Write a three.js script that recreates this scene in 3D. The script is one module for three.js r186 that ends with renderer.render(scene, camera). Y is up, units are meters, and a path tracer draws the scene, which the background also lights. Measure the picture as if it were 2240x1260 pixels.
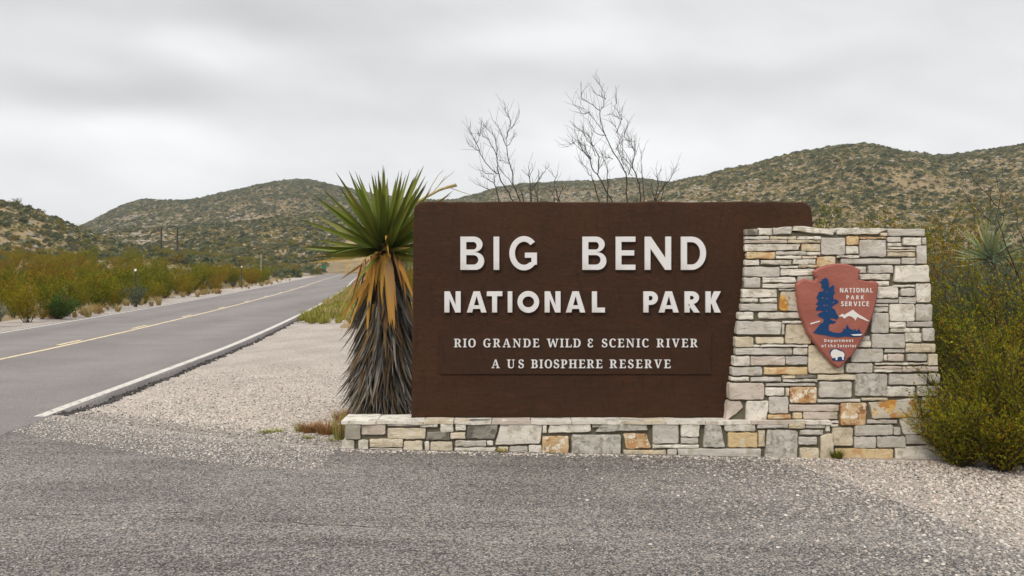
import * as THREE from 'three';
import { mergeGeometries, toCreasedNormals, mergeVertices } from 'three/addons/utils/BufferGeometryUtils.js';
import { FontLoader } from 'three/addons/loaders/FontLoader.js';
import { TextGeometry } from 'three/addons/geometries/TextGeometry.js';

// ---------------------------------------------------------------- camera, sky, sun, exposure
const EYE = 1.73, FOC = 2000, HOR = 580, CX = 1120;      // eye height in metres; focal length, horizon row and centre column in photo pixels
const scene = new THREE.Scene();
const camera = new THREE.PerspectiveCamera(2 * Math.atan(630 / FOC) * 180 / Math.PI, 2240 / 1260, 0.1, 6000);
camera.position.set(0, EYE, 0);
camera.lookAt(0, EYE, -10);
camera.setViewOffset(2240, 1260, 0, 630 - HOR, 2240, 1260);

const renderer = new THREE.WebGLRenderer({ antialias: true });
renderer.toneMapping = THREE.LinearToneMapping;
renderer.toneMappingExposure = 1.15;
renderer.shadowMap.enabled = true;

const sun = new THREE.DirectionalLight(0xfff0de, 1.5);
sun.position.set(-36, 72, 58);
sun.castShadow = true;
sun.shadow.radius = 24;
sun.shadow.mapSize.set(2048, 2048);
Object.assign(sun.shadow.camera, { left: -60, right: 60, top: 60, bottom: -60, near: 1, far: 300 });
scene.add(sun, sun.target);
sun.target.position.set(0, 0, -10);

// ---------------------------------------------------------------- random numbers and noise
function rngOf(seed) { let a = seed >>> 0; return () => { a = (a + 0x6D2B79F5) | 0; let t = Math.imul(a ^ (a >>> 15), 1 | a); t = (t + Math.imul(t ^ (t >>> 7), 61 | t)) ^ t; return ((t ^ (t >>> 14)) >>> 0) / 4294967296; }; }
const rnd = rngOf(7);
const rr = (a, b, r = rnd) => a + (b - a) * r();
const clamp = (x, a = 0, b = 1) => Math.min(b, Math.max(a, x));
const S = (a, b, x) => { const t = clamp((x - a) / (b - a)); return t * t * (3 - 2 * t); };
const mix = (a, b, t) => a + (b - a) * t;
function hash2(ix, iy, s) { let h = Math.imul(ix, 374761393) + Math.imul(iy, 668265263) + Math.imul(s, 974634777); h = Math.imul(h ^ (h >>> 13), 1274126177); return ((h ^ (h >>> 16)) >>> 0) / 4294967296; }
function vnoise(x, y, px, py, s) {                        // value noise with period px by py cells
  const ix = Math.floor(x), iy = Math.floor(y), fx = x - ix, fy = y - iy;
  const ux = fx * fx * (3 - 2 * fx), uy = fy * fy * (3 - 2 * fy);
  const m = (a, p) => ((a % p) + p) % p;
  const x0 = m(ix, px), x1 = m(ix + 1, px), y0 = m(iy, py), y1 = m(iy + 1, py);
  const a = hash2(x0, y0, s), b = hash2(x1, y0, s), c = hash2(x0, y1, s), d = hash2(x1, y1, s);
  return a + (b - a) * ux + (c - a) * uy + (a - b - c + d) * ux * uy;
}
function fbm(u, v, fx, fy, oct, s) {                      // u, v in 0..1, tiles; about -1..1
  let r = 0, a = 0.5, n = 0;
  for (let o = 0; o < oct; o++) { r += a * (vnoise(u * fx, v * fy, fx, fy, s + o) * 2 - 1); n += a; a *= 0.55; fx *= 2; fy *= 2; }
  return r / n * 1.6;
}
const wn = (x, y, f, oct, s) => { let r = 0, a = 0.5; for (let o = 0; o < oct; o++) { r += a * (vnoise(x * f, y * f, 100000, 100000, s + o) * 2 - 1); a *= 0.5; f *= 2; } return r * 1.5; };

// ---------------------------------------------------------------- sky: even overcast with soft stratus bands
{
  const W = 2048, H = 1024, data = new Float32Array(W * H * 4);
  const blobs = [                                          // column, row, half width, half height (photo pixels), change
    [170, 185, 330, 42, -0.15], [330, 130, 200, 40, -0.04], [640, 22, 420, 45, -0.12], [120, 20, 330, 40, -0.07], [480, 120, 190, 40, 0.08], [640, 190, 150, 45, 0.06],
    [880, 110, 260, 50, -0.08], [1050, 175, 240, 40, -0.05], [640, 265, 260, 36, -0.06], [1400, 165, 330, 36, -0.07], [1800, 165, 320, 36, -0.06],
    [250, 300, 300, 60, 0.05], [1500, 330, 700, 60, 0.05], [1250, 90, 300, 36, 0.05], [1900, 30, 420, 50, -0.04], [160, 100, 160, 26, -0.05], [100, 260, 200, 30, 0.05]
  ].map(([x, y, w, h, d]) => { const az = Math.atan((x - CX) / FOC); return [az, Math.atan((HOR - y) / FOC * Math.cos(az)), w / FOC, h / FOC, d]; });
  for (let j = 0; j < H; j++) {
    const el = ((j + 0.5) / H - 0.5) * Math.PI;
    for (let i = 0; i < W; i++) {
      const lon = ((i + 0.5) / W) * Math.PI * 2 - Math.PI; // three's equirect: direction = (cos lon.., ) with u = atan2(z, x)/2pi + 0.5
      const dx = Math.cos(el) * Math.cos(lon), dz = Math.cos(el) * Math.sin(lon);
      const az = Math.atan2(dx, -dz);
      const e = Math.max(el, 0);
      let L = 0.79 - 0.10 * S(0.06, 0.30, e) + 0.68 * S(0.28, 1.2, e);
      const k = 1 / (Math.sin(e) + 0.16);                 // layer seen in perspective
      const px = Math.sin(az) * k, pz = Math.cos(az) * k;
      const n = wn(px * 0.5 + 11, pz * 1.5 + 5, 0.8, 4, 40);
      const n2 = wn(az * 4.2 + 30 + e * 3, e * 11 + az * 0.8, 1, 5, 60), w1 = wn(az * 5 + 7, e * 12, 1, 3, 64), w2 = wn(az * 5 + 90, e * 12, 1, 3, 66);
      const n3 = wn(az * 11 + 3, e * 30 + az * 2, 1, 4, 69);
      L *= 1 + (0.05 * n + 0.10 * n2 + 0.055 * n3) * S(0.0, 0.10, e);
      for (const b of blobs) {
        const da = az - b[0] + w1 * 0.06, de = e - b[1] + w2 * 0.014; const q = (da / b[2]) ** 2 + (de / b[3]) ** 2;
        if (q < 7) L += b[4] * Math.exp(-q * 0.85) * (1 + 0.6 * n2) * 0.95;
      }
      if (el < -0.02) L = 0.35;
      const o = (j * W + i) * 4;
      data[o] = L * 0.982; data[o + 1] = L * 0.998; data[o + 2] = L * 1.014; data[o + 3] = 1;
    }
  }
  const t = new THREE.DataTexture(data, W, H, THREE.RGBAFormat, THREE.FloatType);
  t.mapping = THREE.EquirectangularReflectionMapping; t.magFilter = t.minFilter = THREE.LinearFilter; t.needsUpdate = true;
  scene.background = t; scene.environment = t;
}
scene.fog = new THREE.FogExp2(0xdfe3e6, 0.00028);

// ---------------------------------------------------------------- helpers: objects
const names = {};
function numbered(n) { if (!(n in names)) { names[n] = 0; return n; } return n + '_' + String(++names[n]).padStart(3, '0'); }
function sh(o) { o.castShadow = true; o.receiveShadow = true; return o; }
function mesh(name, g, m, parent) { const o = sh(new THREE.Mesh(g, m)); o.name = parent ? name : numbered(name); (parent || scene).add(o); return o; }
function tag(o, label, category, group) { o.userData.label = label; o.userData.category = category; if (group) o.userData.group = group; return o; }
function thing(name, label, category, p = [0, 0, 0], group) { const o = new THREE.Group(); o.name = numbered(name); o.position.set(...p); scene.add(o); return tag(o, label, category, group); }
function structure(name, g, m) { const o = mesh(name, g, m); o.userData.kind = 'structure'; return o; }
function stuff(o, label, category) { o.userData.kind = 'stuff'; if (label) { o.userData.label = label; o.userData.category = category; } return o; }
function copyOf(src, p, turn, s, label, group) { const c = src.clone(); c.name = numbered(src.userData.base || src.name); c.position.set(...p); c.rotation.y = turn; c.scale.set(s, s, s); c.userData = { ...src.userData }; if (label) c.userData.label = label; if (group) c.userData.group = group; delete c.userData.base; scene.add(c); return c; }
const lin = (r, g, b) => new THREE.Color().setRGB(r, g, b);

// a pixel of the photograph on the vertical plane Z metres away, or on the ground
const onPlane = (px, py, Z) => [(px - CX) / FOC * Z, EYE + (HOR - py) / FOC * Z, -Z];
const groundZ = (py, y = 0) => (EYE - y) * FOC / (py - HOR);

// ---------------------------------------------------------------- helpers: geometry
class Geo {
  constructor() { this.p = []; this.c = []; this.i = []; this.u = []; }
  v(x, y, z, c, u = 0, w = 0) { this.p.push(x, y, z); if (c) this.c.push(c[0], c[1], c[2]); this.u.push(u, w); return this.p.length / 3 - 1; }
  t(a, b, c) { this.i.push(a, b, c); }
  build() {
    const g = new THREE.BufferGeometry();
    g.setAttribute('position', new THREE.Float32BufferAttribute(this.p, 3));
    g.setAttribute('uv', new THREE.Float32BufferAttribute(this.u, 2));
    if (this.c.length) g.setAttribute('color', new THREE.Float32BufferAttribute(this.c, 3));
    g.setIndex(this.i); g.computeVertexNormals(); return g;
  }
  tube(pts, radii, sides, col) {                            // thin branch through the points
    const up = new THREE.Vector3(), a = new THREE.Vector3(), b = new THREE.Vector3(), d = new THREE.Vector3();
    let prev = -1;
    for (let k = 0; k < pts.length; k++) {
      const p = pts[k], q = pts[Math.min(k + 1, pts.length - 1)], o = pts[Math.max(k - 1, 0)];
      d.set(q[0] - o[0], q[1] - o[1], q[2] - o[2]).normalize();
      up.set(Math.abs(d.y) > 0.9 ? 1 : 0, Math.abs(d.y) > 0.9 ? 0 : 1, 0);
      a.crossVectors(d, up).normalize(); b.crossVectors(d, a);
      const r = radii[k], s = this.p.length / 3, c = typeof col === 'function' ? col(k / (pts.length - 1)) : col;
      for (let m = 0; m < sides; m++) { const t = m / sides * Math.PI * 2, ca = Math.cos(t) * r, sa = Math.sin(t) * r; this.v(p[0] + a.x * ca + b.x * sa, p[1] + a.y * ca + b.y * sa, p[2] + a.z * ca + b.z * sa, c, m / sides, k); }
      if (prev >= 0) for (let m = 0; m < sides; m++) { const n = (m + 1) % sides; this.t(prev + m, prev + n, s + m); this.t(prev + n, s + n, s + m); }
      prev = s;
    }
  }
  leaf(p, dir, len, wid, c, r = rnd) {                      // small diamond leaf
    const d = new THREE.Vector3(...dir).normalize(), q = new THREE.Vector3(r() - 0.5, r() - 0.5, r() - 0.5).cross(d).normalize().multiplyScalar(wid / 2);
    const a = this.v(p[0], p[1], p[2], c), b = this.v(p[0] + d.x * len * 0.5 + q.x, p[1] + d.y * len * 0.5 + q.y, p[2] + d.z * len * 0.5 + q.z, c, 1, 0);
    const e = this.v(p[0] + d.x * len, p[1] + d.y * len, p[2] + d.z * len, c, 1, 1), f = this.v(p[0] + d.x * len * 0.5 - q.x, p[1] + d.y * len * 0.5 - q.y, p[2] + d.z * len * 0.5 - q.z, c, 0, 1);
    this.t(a, b, e); this.t(a, e, f);
  }
}

// ---------------------------------------------------------------- procedural textures
function makeTex(n, fn, srgb = true) {
  const d = new Uint8Array(n * n * 4);
  for (let j = 0; j < n; j++) for (let i = 0; i < n; i++) { const c = fn((i + 0.5) / n, (j + 0.5) / n, i, j), o = (j * n + i) * 4; d[o] = clamp(c[0], 0, 255); d[o + 1] = clamp(c[1], 0, 255); d[o + 2] = clamp(c[2], 0, 255); d[o + 3] = 255; }
  const t = new THREE.DataTexture(d, n, n); t.wrapS = t.wrapT = THREE.RepeatWrapping; t.magFilter = THREE.LinearFilter; t.minFilter = THREE.LinearMipmapLinearFilter; t.generateMipmaps = true;
  if (srgb) t.colorSpace = THREE.SRGBColorSpace; t.needsUpdate = true; return t;
}
const m3 = (a, b, t) => [mix(a[0], b[0], t), mix(a[1], b[1], t), mix(a[2], b[2], t)];
const mul3 = (a, k) => [a[0] * k, a[1] * k, a[2] * k];
const std = (o) => new THREE.MeshPhysicalMaterial({ roughness: 0.95, metalness: 0, specularIntensity: 0.35, side: THREE.DoubleSide, ...o });

// worn chip-seal asphalt: grains of several greys, scuffs and old tyre marks
const agg = rngOf(21), AN = 1024, grain = new Float32Array(AN * AN), hue = new Float32Array(AN * AN);
for (let k = 0; k < 90000; k++) {
  const cx = agg() * AN, cy = agg() * AN, r = 1.0 + agg() * agg() * 2.6, v = agg(), h = agg();
  for (let y = -4; y <= 4; y++) for (let x = -4; x <= 4; x++) { const q = Math.hypot(x, y * 1.1) / r; if (q < 1) { const o = ((Math.floor(cy) + y + AN) % AN) * AN + (Math.floor(cx) + x + AN) % AN; grain[o] = 0.25 + v * 0.75 * (1 - 0.3 * q); hue[o] = h; } }
}
const asphaltMap = makeTex(AN, (u, v, i, j) => {
  const g = grain[j * AN + i], h = hue[j * AN + i];
  const big = fbm(u, v, 3, 3, 4, 5), streak = fbm(u, v, 2, 26, 3, 9);
  let k = 106 + g * 58 + big * 7 + streak * 7;
  if (g > 0.93) k += 34; if (g === 0) k -= 24;
  return [k * (1.02 + 0.07 * (h - 0.5)), k * (0.972 + 0.03 * (h - 0.5)), k * (0.925 - 0.05 * (h - 0.5))];
});
const asphaltBump = makeTex(AN, (u, v, i, j) => { const g = grain[j * AN + i] * 200; return [g, g, g]; }, false);
const roadMap = makeTex(512, (u, v, i, j) => {
  const g = grain[(j * 2) * AN + i * 2]; const big = fbm(u, v, 2, 2, 5, 15);
  const k = 122 + g * 26 + big * 8 + (hash2(i, j, 3) - 0.5) * 22; return [k * 1.01, k * 0.968, k * 0.95];
});
// pale crushed limestone with pinkish and grey chips
const gravelMap = makeTex(AN, (u, v, i, j) => {
  const g = grain[((j * 1 + 300) % AN) * AN + (i + 517) % AN], h = hue[((j + 300) % AN) * AN + (i + 517) % AN];
  const big = fbm(u, v, 4, 4, 5, 25);
  let k = 158 + g * 62 + big * 10; if (g === 0) k -= 20; if (h > 0.93) k -= 50;
  return [k * 1.03, k * (0.965 + 0.02 * h), k * (0.90 + 0.05 * h)];
});
const soilMap = makeTex(AN, (u, v, i, j) => {
  const b = fbm(u, v, 6, 6, 6, 35), c = fbm(u, v, 24, 24, 4, 45), s = hash2(i, j, 4);
  let col = m3([132, 116, 90], [160, 143, 115], clamp(0.5 + b * 0.7)); col = m3(col, [98, 90, 74], clamp(c * 1.2 - 0.15)); if (s > 0.94) col = m3(col, [190, 178, 155], 0.7);
  return mul3(col, 0.94 + 0.12 * s);
});
const plasterMap = makeTex(1024, (u, v, i, j) => {
  const b = fbm(u, v, 3, 4, 5, 55), c = fbm(u, v, 24, 60, 4, 65), d = fbm(u, v, 90, 18, 3, 66);
  let col = m3([58, 39, 27], [66, 43, 29], clamp(0.5 + b)); col = m3(col, [80, 47, 31], clamp(c * 0.9 - 0.1) * 0.55); col = m3(col, [44, 31, 22], clamp(d - 0.25) * 0.7);
  return mul3(col, 0.97 + 0.06 * hash2(i, j, 6));
});
const plasterBump = makeTex(1024, (u, v, i, j) => { const k = 128 + fbm(u, v, 10, 16, 5, 75) * 60 + fbm(u, v, 60, 90, 3, 85) * 45; return [k, k, k]; }, false);
const stoneBump = makeTex(512, (u, v, i, j) => { const k = 128 + fbm(u, v, 4, 10, 5, 95) * 70 + fbm(u, v, 30, 40, 3, 96) * 30; return [k, k, k]; }, false);
function stoneTex(seed, a, b, o) {                          // bedded limestone; o: stain colours with thresholds
  return makeTex(512, (u, v, i, j) => {
    const bed = fbm(u + 0.02 * fbm(u, v, 4, 4, 2, seed + 9), v, 3, 14, 5, seed), cl = fbm(u, v, 5, 5, 5, seed + 20);
    let col = m3(a, b, clamp(0.5 + bed * 0.55 + cl * 0.35));
    for (const [sc, fx, fy, th, w, amt] of o) { const q = clamp((fbm(u, v, fx, fy, 5, seed + 40 + fx) - th) / w); col = m3(col, sc, q * amt); }
    const vein = Math.abs(fbm(u, v, 3, 5, 4, seed + 70)); if (vein < 0.03) col = mul3(col, 0.86);
    return mul3(col, 0.95 + 0.1 * hash2(i, j, seed));
  });
}
const dirt = [[150, 142, 120], 7, 7, 0.3, 0.5, 0.5], rust = [186, 140, 96], ochre = [202, 170, 112], brown = [146, 106, 70];
const stoneKinds = {
  g: stoneTex(101, [178, 174, 166], [204, 199, 190], [dirt]),
  w: stoneTex(202, [204, 199, 189], [226, 221, 210], [dirt]),
  c: stoneTex(303, [192, 181, 158], [216, 207, 187], [dirt, [ochre, 5, 5, 0.4, 0.5, 0.4]]),
  p: stoneTex(404, [186, 174, 162], [206, 195, 184], [dirt]),
  d: stoneTex(505, [120, 116, 106], [158, 154, 144], [[[84, 80, 72], 8, 8, 0.1, 0.4, 0.6]]),
  G: stoneTex(606, [166, 163, 154], [194, 190, 181], [[[128, 125, 114], 18, 18, 0.12, 0.35, 0.6], [[206, 204, 196], 10, 10, 0.35, 0.3, 0.7]]),
  o: stoneTex(707, [196, 172, 130], [208, 188, 150], [[rust, 5, 5, 0.05, 0.4, 0.75], [[206, 198, 178], 6, 6, 0.35, 0.3, 0.8]]),
  r: stoneTex(808, [186, 158, 118], [206, 182, 148], [[rust, 8, 8, 0.0, 0.3, 0.85], [brown, 10, 10, 0.25, 0.3, 0.8], [[226, 220, 206], 11, 11, 0.3, 0.2, 0.9]]),
  y: stoneTex(909, [188, 182, 166], [206, 200, 186], [[[206, 162, 84], 5, 5, 0.06, 0.4, 0.85], [[180, 124, 58], 9, 9, 0.25, 0.3, 0.8]]),
  m: stoneTex(111, [150, 146, 132], [164, 160, 146], [[[136, 132, 116], 8, 8, 0.1, 0.5, 0.7]]),
};
const stoneMat = {};
for (const k in stoneKinds) stoneMat[k] = std({ map: stoneKinds[k], bumpMap: stoneBump, bumpScale: 0.005, roughness: 0.92 });
const mortarMat = std({ color: lin(0.135, 0.122, 0.088), bumpMap: stoneBump, bumpScale: 0.006 });
const letterMap = makeTex(256, (u, v, i, j) => mul3(m3([221, 221, 222], [196, 194, 190], clamp(fbm(u, v, 4, 5, 5, 97) * 0.8 - 0.1)), 0.985 + 0.03 * hash2(i, j, 8)));
const M = {
  asphalt: std({ vertexColors: true, map: asphaltMap, bumpMap: asphaltBump, bumpScale: 0.004 }),
  road: std({ vertexColors: true, map: roadMap, roughness: 0.9 }),
  gravel: std({ map: gravelMap, bumpMap: asphaltBump, bumpScale: 0.008 }),
  soil: std({ map: soilMap, vertexColors: true }),
  plaster: std({ map: plasterMap, bumpMap: plasterBump, bumpScale: 0.008, roughness: 0.75 }),
  plaque: std({ map: plasterMap, bumpMap: plasterBump, bumpScale: 0.003, roughness: 0.7 }),
  letter: std({ map: letterMap, roughness: 0.5 }),
  cream: std({ color: lin(0.72, 0.70, 0.64), roughness: 0.6 }),
  vc: std({ vertexColors: true }),
  leaf: std({ vertexColors: true, roughness: 0.9, specularIntensity: 0.12 }),
  waxy: std({ vertexColors: true, roughness: 0.5, specularIntensity: 0.6 }),
};

// ---------------------------------------------------------------- terrain
const XC = [[-40, -4.2], [2, -8.2], [10.3, -8.91], [13.8, -9.15], [20.2, -9.63], [31.5, -10.9], [44, -12.5], [69, -16.1], [100, -21], [138, -26.8], [180, -33], [216, -37.2], [250, -40.4], [280, -42], [320, -41.5]];
function curve(tab, x) {                                    // monotone-ish Catmull-Rom through a table
  const n = tab.length; if (x <= tab[0][0]) return tab[0][1]; if (x >= tab[n - 1][0]) return tab[n - 1][1];
  let k = 0; while (tab[k + 1][0] < x) k++;
  const [x0, y0] = tab[k], [x1, y1] = tab[k + 1], h = x1 - x0, t = (x - x0) / h;
  const s0 = k ? (y1 - tab[k - 1][1]) / (x1 - tab[k - 1][0]) : (y1 - y0) / h, s1 = k < n - 2 ? (tab[k + 2][1] - y0) / (tab[k + 2][0] - x0) : (y1 - y0) / h;
  const t2 = t * t, t3 = t2 * t;
  return (2 * t3 - 3 * t2 + 1) * y0 + (t3 - 2 * t2 + t) * h * s0 + (-2 * t3 + 3 * t2) * y1 + (t3 - t2) * h * s1;
}
const roadX = (Z) => curve(XC, Z), RL = 3.05, RR = 3.65;
function nearG(x, Z) { return -0.0195 * clamp(x + 1.6, 0, 6.5); }
const layers = [                                            // ridge line (photo column, row), distance to foot and to ridge
  { Rb: 135, Rr: 235, s: [[-1400, 300], [-700, 340], [-300, 395], [-60, 425], [0, 435], [40, 447], [80, 462], [120, 479], [165, 498], [200, 515], [250, 531], [330, 546], [500, 575], [900, 640]], n: 1 },
  { Rb: 190, Rr: 360, s: [[-200, 520], [150, 522], [230, 512], [300, 505], [400, 495], [500, 486], [600, 478], [700, 468], [760, 462], [900, 470], [1200, 480], [1500, 478], [1800, 470], [2300, 450], [3000, 440]], n: 2 },
  { Rb: 330, Rr: 680, s: [[-200, 560], [100, 530], [160, 505], [200, 485], [240, 466], [280, 449], [315, 440], [350, 439], [400, 439], [440, 435], [500, 421], [560, 406], [610, 397], [650, 394], [690, 396], [740, 407], [800, 424], [900, 441], [1000, 440], [1040, 430], [1090, 414], [1150, 405], [1230, 402], [1300, 402], [1370, 393], [1420, 397], [1470, 405], [1520, 406], [1700, 410], [2400, 420]], n: 3 },
  { Rb: 170, Rr: 470, s: [[1000, 560], [1300, 470], [1420, 425], [1480, 407], [1550, 393], [1620, 375], [1700, 351], [1780, 334], [1840, 321], [1880, 319], [1920, 322], [1980, 334], [2040, 343], [2090, 341], [2150, 334], [2240, 321], [2350, 300], [2700, 260], [4200, 250]], n: 4 },
];
for (const l of layers) l.at = (px) => { const t = l.s; if (px <= t[0][0]) return t[0][1]; for (let k = 1; k < t.length; k++) if (px <= t[k][0]) return mix(t[k - 1][1], t[k][1], (px - t[k - 1][0]) / (t[k][0] - t[k - 1][0])); return t[t.length - 1][1]; };
let onHill = 0;
function terrain(x, z) {
  onHill = 0;
  const r = Math.hypot(x, z), Z = -z;
  const ahead = Z > 1 ? 1 : 0;
  const dRoad = Z > 0 && Z < 320 ? Math.max(Math.abs(x - roadX(Z) - 0.3) - 3.4, 0) : 40;
  let h = nearG(x, Z);
  h += 2.5 * S(30, 140, r) * S(1.5, 24, dRoad) + Math.max(0, r - 140) * 0.02 * S(4, 60, dRoad);
  h += wn(x, z, 0.05, 3, 130) * 0.22 * S(24, 80, r) * S(2, 10, dRoad);
  if (Z > 30) {
    const ang = Math.atan2(x, Z), px = CX + FOC * Math.tan(clamp(ang, -1.2, 1.2));
    const side = 1 - S(0.75, 1.2, Math.abs(ang));
    for (const l of layers) {
      const row = l.at(px), R = l.Rr, top = EYE + (HOR - row) / FOC * R * Math.cos(clamp(ang, -1.0, 1.0));
      let t = (r - l.Rb) / (R - l.Rb); if (t <= 0) continue;
      const gull = wn(x, z, 0.012, 4, 140 + l.n) * 0.5;
      let f = t < 1 ? mix(t, S(0, 1, t), 0.6) + gull * 0.42 * t * (1 - t) * 2 : Math.max(0, 1 - 0.5 * (t - 1) ** 2 * 4);
      const q = (top * f + wn(x, z, 0.06, 3, 150) * 0.9 * S(0, 0.2, t)) * side;
      if (q > h) { h = q; onHill = l.n; }
    }
  }
  return h;
}
{
  const angs = []; for (let a = -180; a < -44; a += 6) angs.push(a); for (let a = -44; a <= 44.001; a += 0.2) angs.push(a); for (let a = 48; a <= 180; a += 6) angs.push(a);
  const rs = [0.01]; for (let r = 2; r < 2600; r *= r < 900 ? 1.022 : 1.12) rs.push(r);
  const G = new Geo(), n = angs.length;
  for (const r of rs) for (const a of angs) {
    const t = a * Math.PI / 180, x = Math.sin(t) * r, z = -Math.cos(t) * r;
    const Z = -z, near = 0.10 * (1 - S(0, 1, Math.max((r - 16) / 10, 0))), underRoad = Z > -40 && Z < 300 ? 0.12 * (1 - S(3.9, 5.2, Math.abs(x - roadX(Z) - 0.3))) : 0;
    const b = clamp(0.5 + wn(x, z, 0.02, 3, 160) * 0.8), hy = terrain(x, z);
    const c = m3(onHill === 2 || onHill === 1 ? [1.06, 1.0, 0.84] : onHill === 3 ? [0.84, 0.81, 0.74] : [0.90, 0.86, 0.75], [0.76, 0.73, 0.65], b);
    G.v(x, hy - Math.max(near, underRoad), z, c, x / 23, z / 23);
  }
  for (let j = 0; j + 1 < rs.length; j++) for (let i = 0; i + 1 < n; i++) { const a = j * n + i; G.t(a, a + 1, a + n); G.t(a + 1, a + n + 1, a + n); }
  structure('ground', G.build(), M.soil);
}
// a sheet between two edges, row by row; h(x, Z) gives its height
function sheet(rows, nx, h, uvs) {                          // rows: [Z, xLeft, xRight]
  const G = new Geo();
  for (const [Z, a, b] of rows) for (let i = 0; i <= nx; i++) { const x = mix(a, b, i / nx); G.v(x, h(x, Z, i / nx), -Z, null, x / uvs, Z / uvs); }
  for (let j = 0; j + 1 < rows.length; j++) for (let i = 0; i < nx; i++) { const a = j * (nx + 1) + i; G.t(a, a + 1, a + nx + 1); G.t(a + 1, a + nx + 2, a + nx + 1); }
  return G.build();
}
const roadZs = []; for (let Z = -6; Z < 300; Z += Z < 30 ? 0.5 : Z < 80 ? 1.5 : 4) roadZs.push(Z);
const roadY = 0.012;
{
  const G = new Geo(), cols = [-RL - 0.18, -RL - 0.15, -2.6, -2.2, -1.8, -1.4, -1.0, -0.6, -0.2, 0.3, 0.8, 1.2, 1.6, 2.0, 2.4, 2.8, 3.2, RR + 0.02, RR + 0.05];
  roadZs.forEach((Z, j) => cols.forEach((c, i) => { const edge = i === 0 || i === cols.length - 1; const w = edge || i === cols.length - 2 || i === 1 ? wn(Z, i > 5 ? 3 : 40, 1.6, 3, 170) * 0.05 : 0; const x = roadX(Z) + c + w; const st = 1 + 0.05 * wn(c * 1.3, Z * 0.12, 1, 3, 175) - 0.09 * S(0.0, 0.5, wn(c * 1.1 + 20, Z * 0.03, 1, 2, 176)) - 0.05 * S(0.2, 0.5, wn(c * 0.9, Z * 0.5, 1, 3, 177)); G.v(x, edge ? -0.12 : roadY, -Z, [st, st, st], x / 3, Z / 3); }));
  const n = cols.length; for (let j = 0; j + 1 < roadZs.length; j++) for (let i = 0; i + 1 < n; i++) { const a = j * n + i; G.t(a, a + 1, a + n); G.t(a + 1, a + n + 1, a + n); }
  structure('road', G.build(), M.road);
}
// painted lines, worn thin
const whitePaint = std({ map: makeTex(256, (u, v, i, j) => { const w = clamp(fbm(u, v, 12, 12, 4, 180) * 1.4 - 0.55 + hash2(i, j, 9) * 0.4); return m3([200, 196, 188], [150, 144, 140], w); }), roughness: 0.8 });
const yellowPaint = std({ map: makeTex(256, (u, v, i, j) => { const w = clamp(fbm(u, v, 12, 12, 4, 190) * 1.4 - 0.5 + hash2(i, j, 10) * 0.6); return m3([216, 198, 162], [168, 156, 142], w); }), roughness: 0.8 });
function line(name, m, o, w, z0, z1, y = roadY + 0.004) {
  const zs = [z0, ...roadZs.filter((z) => z > z0 && z < z1), z1];
  const k = structure(name, sheet(zs.map((Z) => [Z, roadX(Z) + o - w / 2, roadX(Z) + o + w / 2]), 1, () => y, 0.7), m); return k;
}
line('edge_line', whitePaint, -RL + 0.05, 0.12, -6, 290);
line('edge_line', whitePaint, RR - 0.09, 0.14, 10.35, 290);
line('centre_line', yellowPaint, 0.02, 0.11, -6, 290);
for (let k = 0; k < 12; k++) { const z = 19.6 + k * 4.9 + k * k * 0.22; line('dashed_line', yellowPaint, -0.17, 0.10, z, z + 1.35); }

// gravel apron between road, driveway and sign; a little lower than the road edge
const apronH = (x, Z) => { const e = x - (roadX(Z) + RR); return nearG(x, Z) - 0.002 - 0.075 * (1 - S(0.0, 1.4, e)) * S(10.2, 12, Z) + wn(x, Z, 1.3, 3, 200) * 0.012 * S(9.3, 12, Z) + 0.35 * S(26, 40, Z) * S(1.5, 6, e) - 0.09 * S(34, 38, Z) * 0; };
{
  const rows = []; for (let Z = 0.6; Z <= 38; Z += Z < 14 ? 0.25 : 0.6) rows.push([Z, Z < 9 ? -6 : roadX(Z) + RR - 0.1, Z < 14 ? 11 : 6]);
  structure('gravel_ground', sheet(rows, 60, (x, Z, i) => apronH(x, Z) - (i > 0.97 ? 0.2 : 0), 2.6), M.gravel);
  const shoulder = []; for (let Z = 4; Z < 150; Z += Z < 60 ? 0.8 : 3) { const x = roadX(Z) - RL - 0.1; shoulder.push([Z, x - 1.9 - wn(Z, 7, 0.4, 3, 210) * 0.7, x + 0.06]); }
  structure('road_shoulder', sheet(shoulder, 6, (x, Z, i) => Math.max(-0.035 + 0.05 * (1 - i) + wn(x, Z, 1.2, 2, 215) * 0.02, i < 0.01 ? terrain(x, -Z) - 0.05 : -1), 2.6), M.gravel);
}
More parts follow.
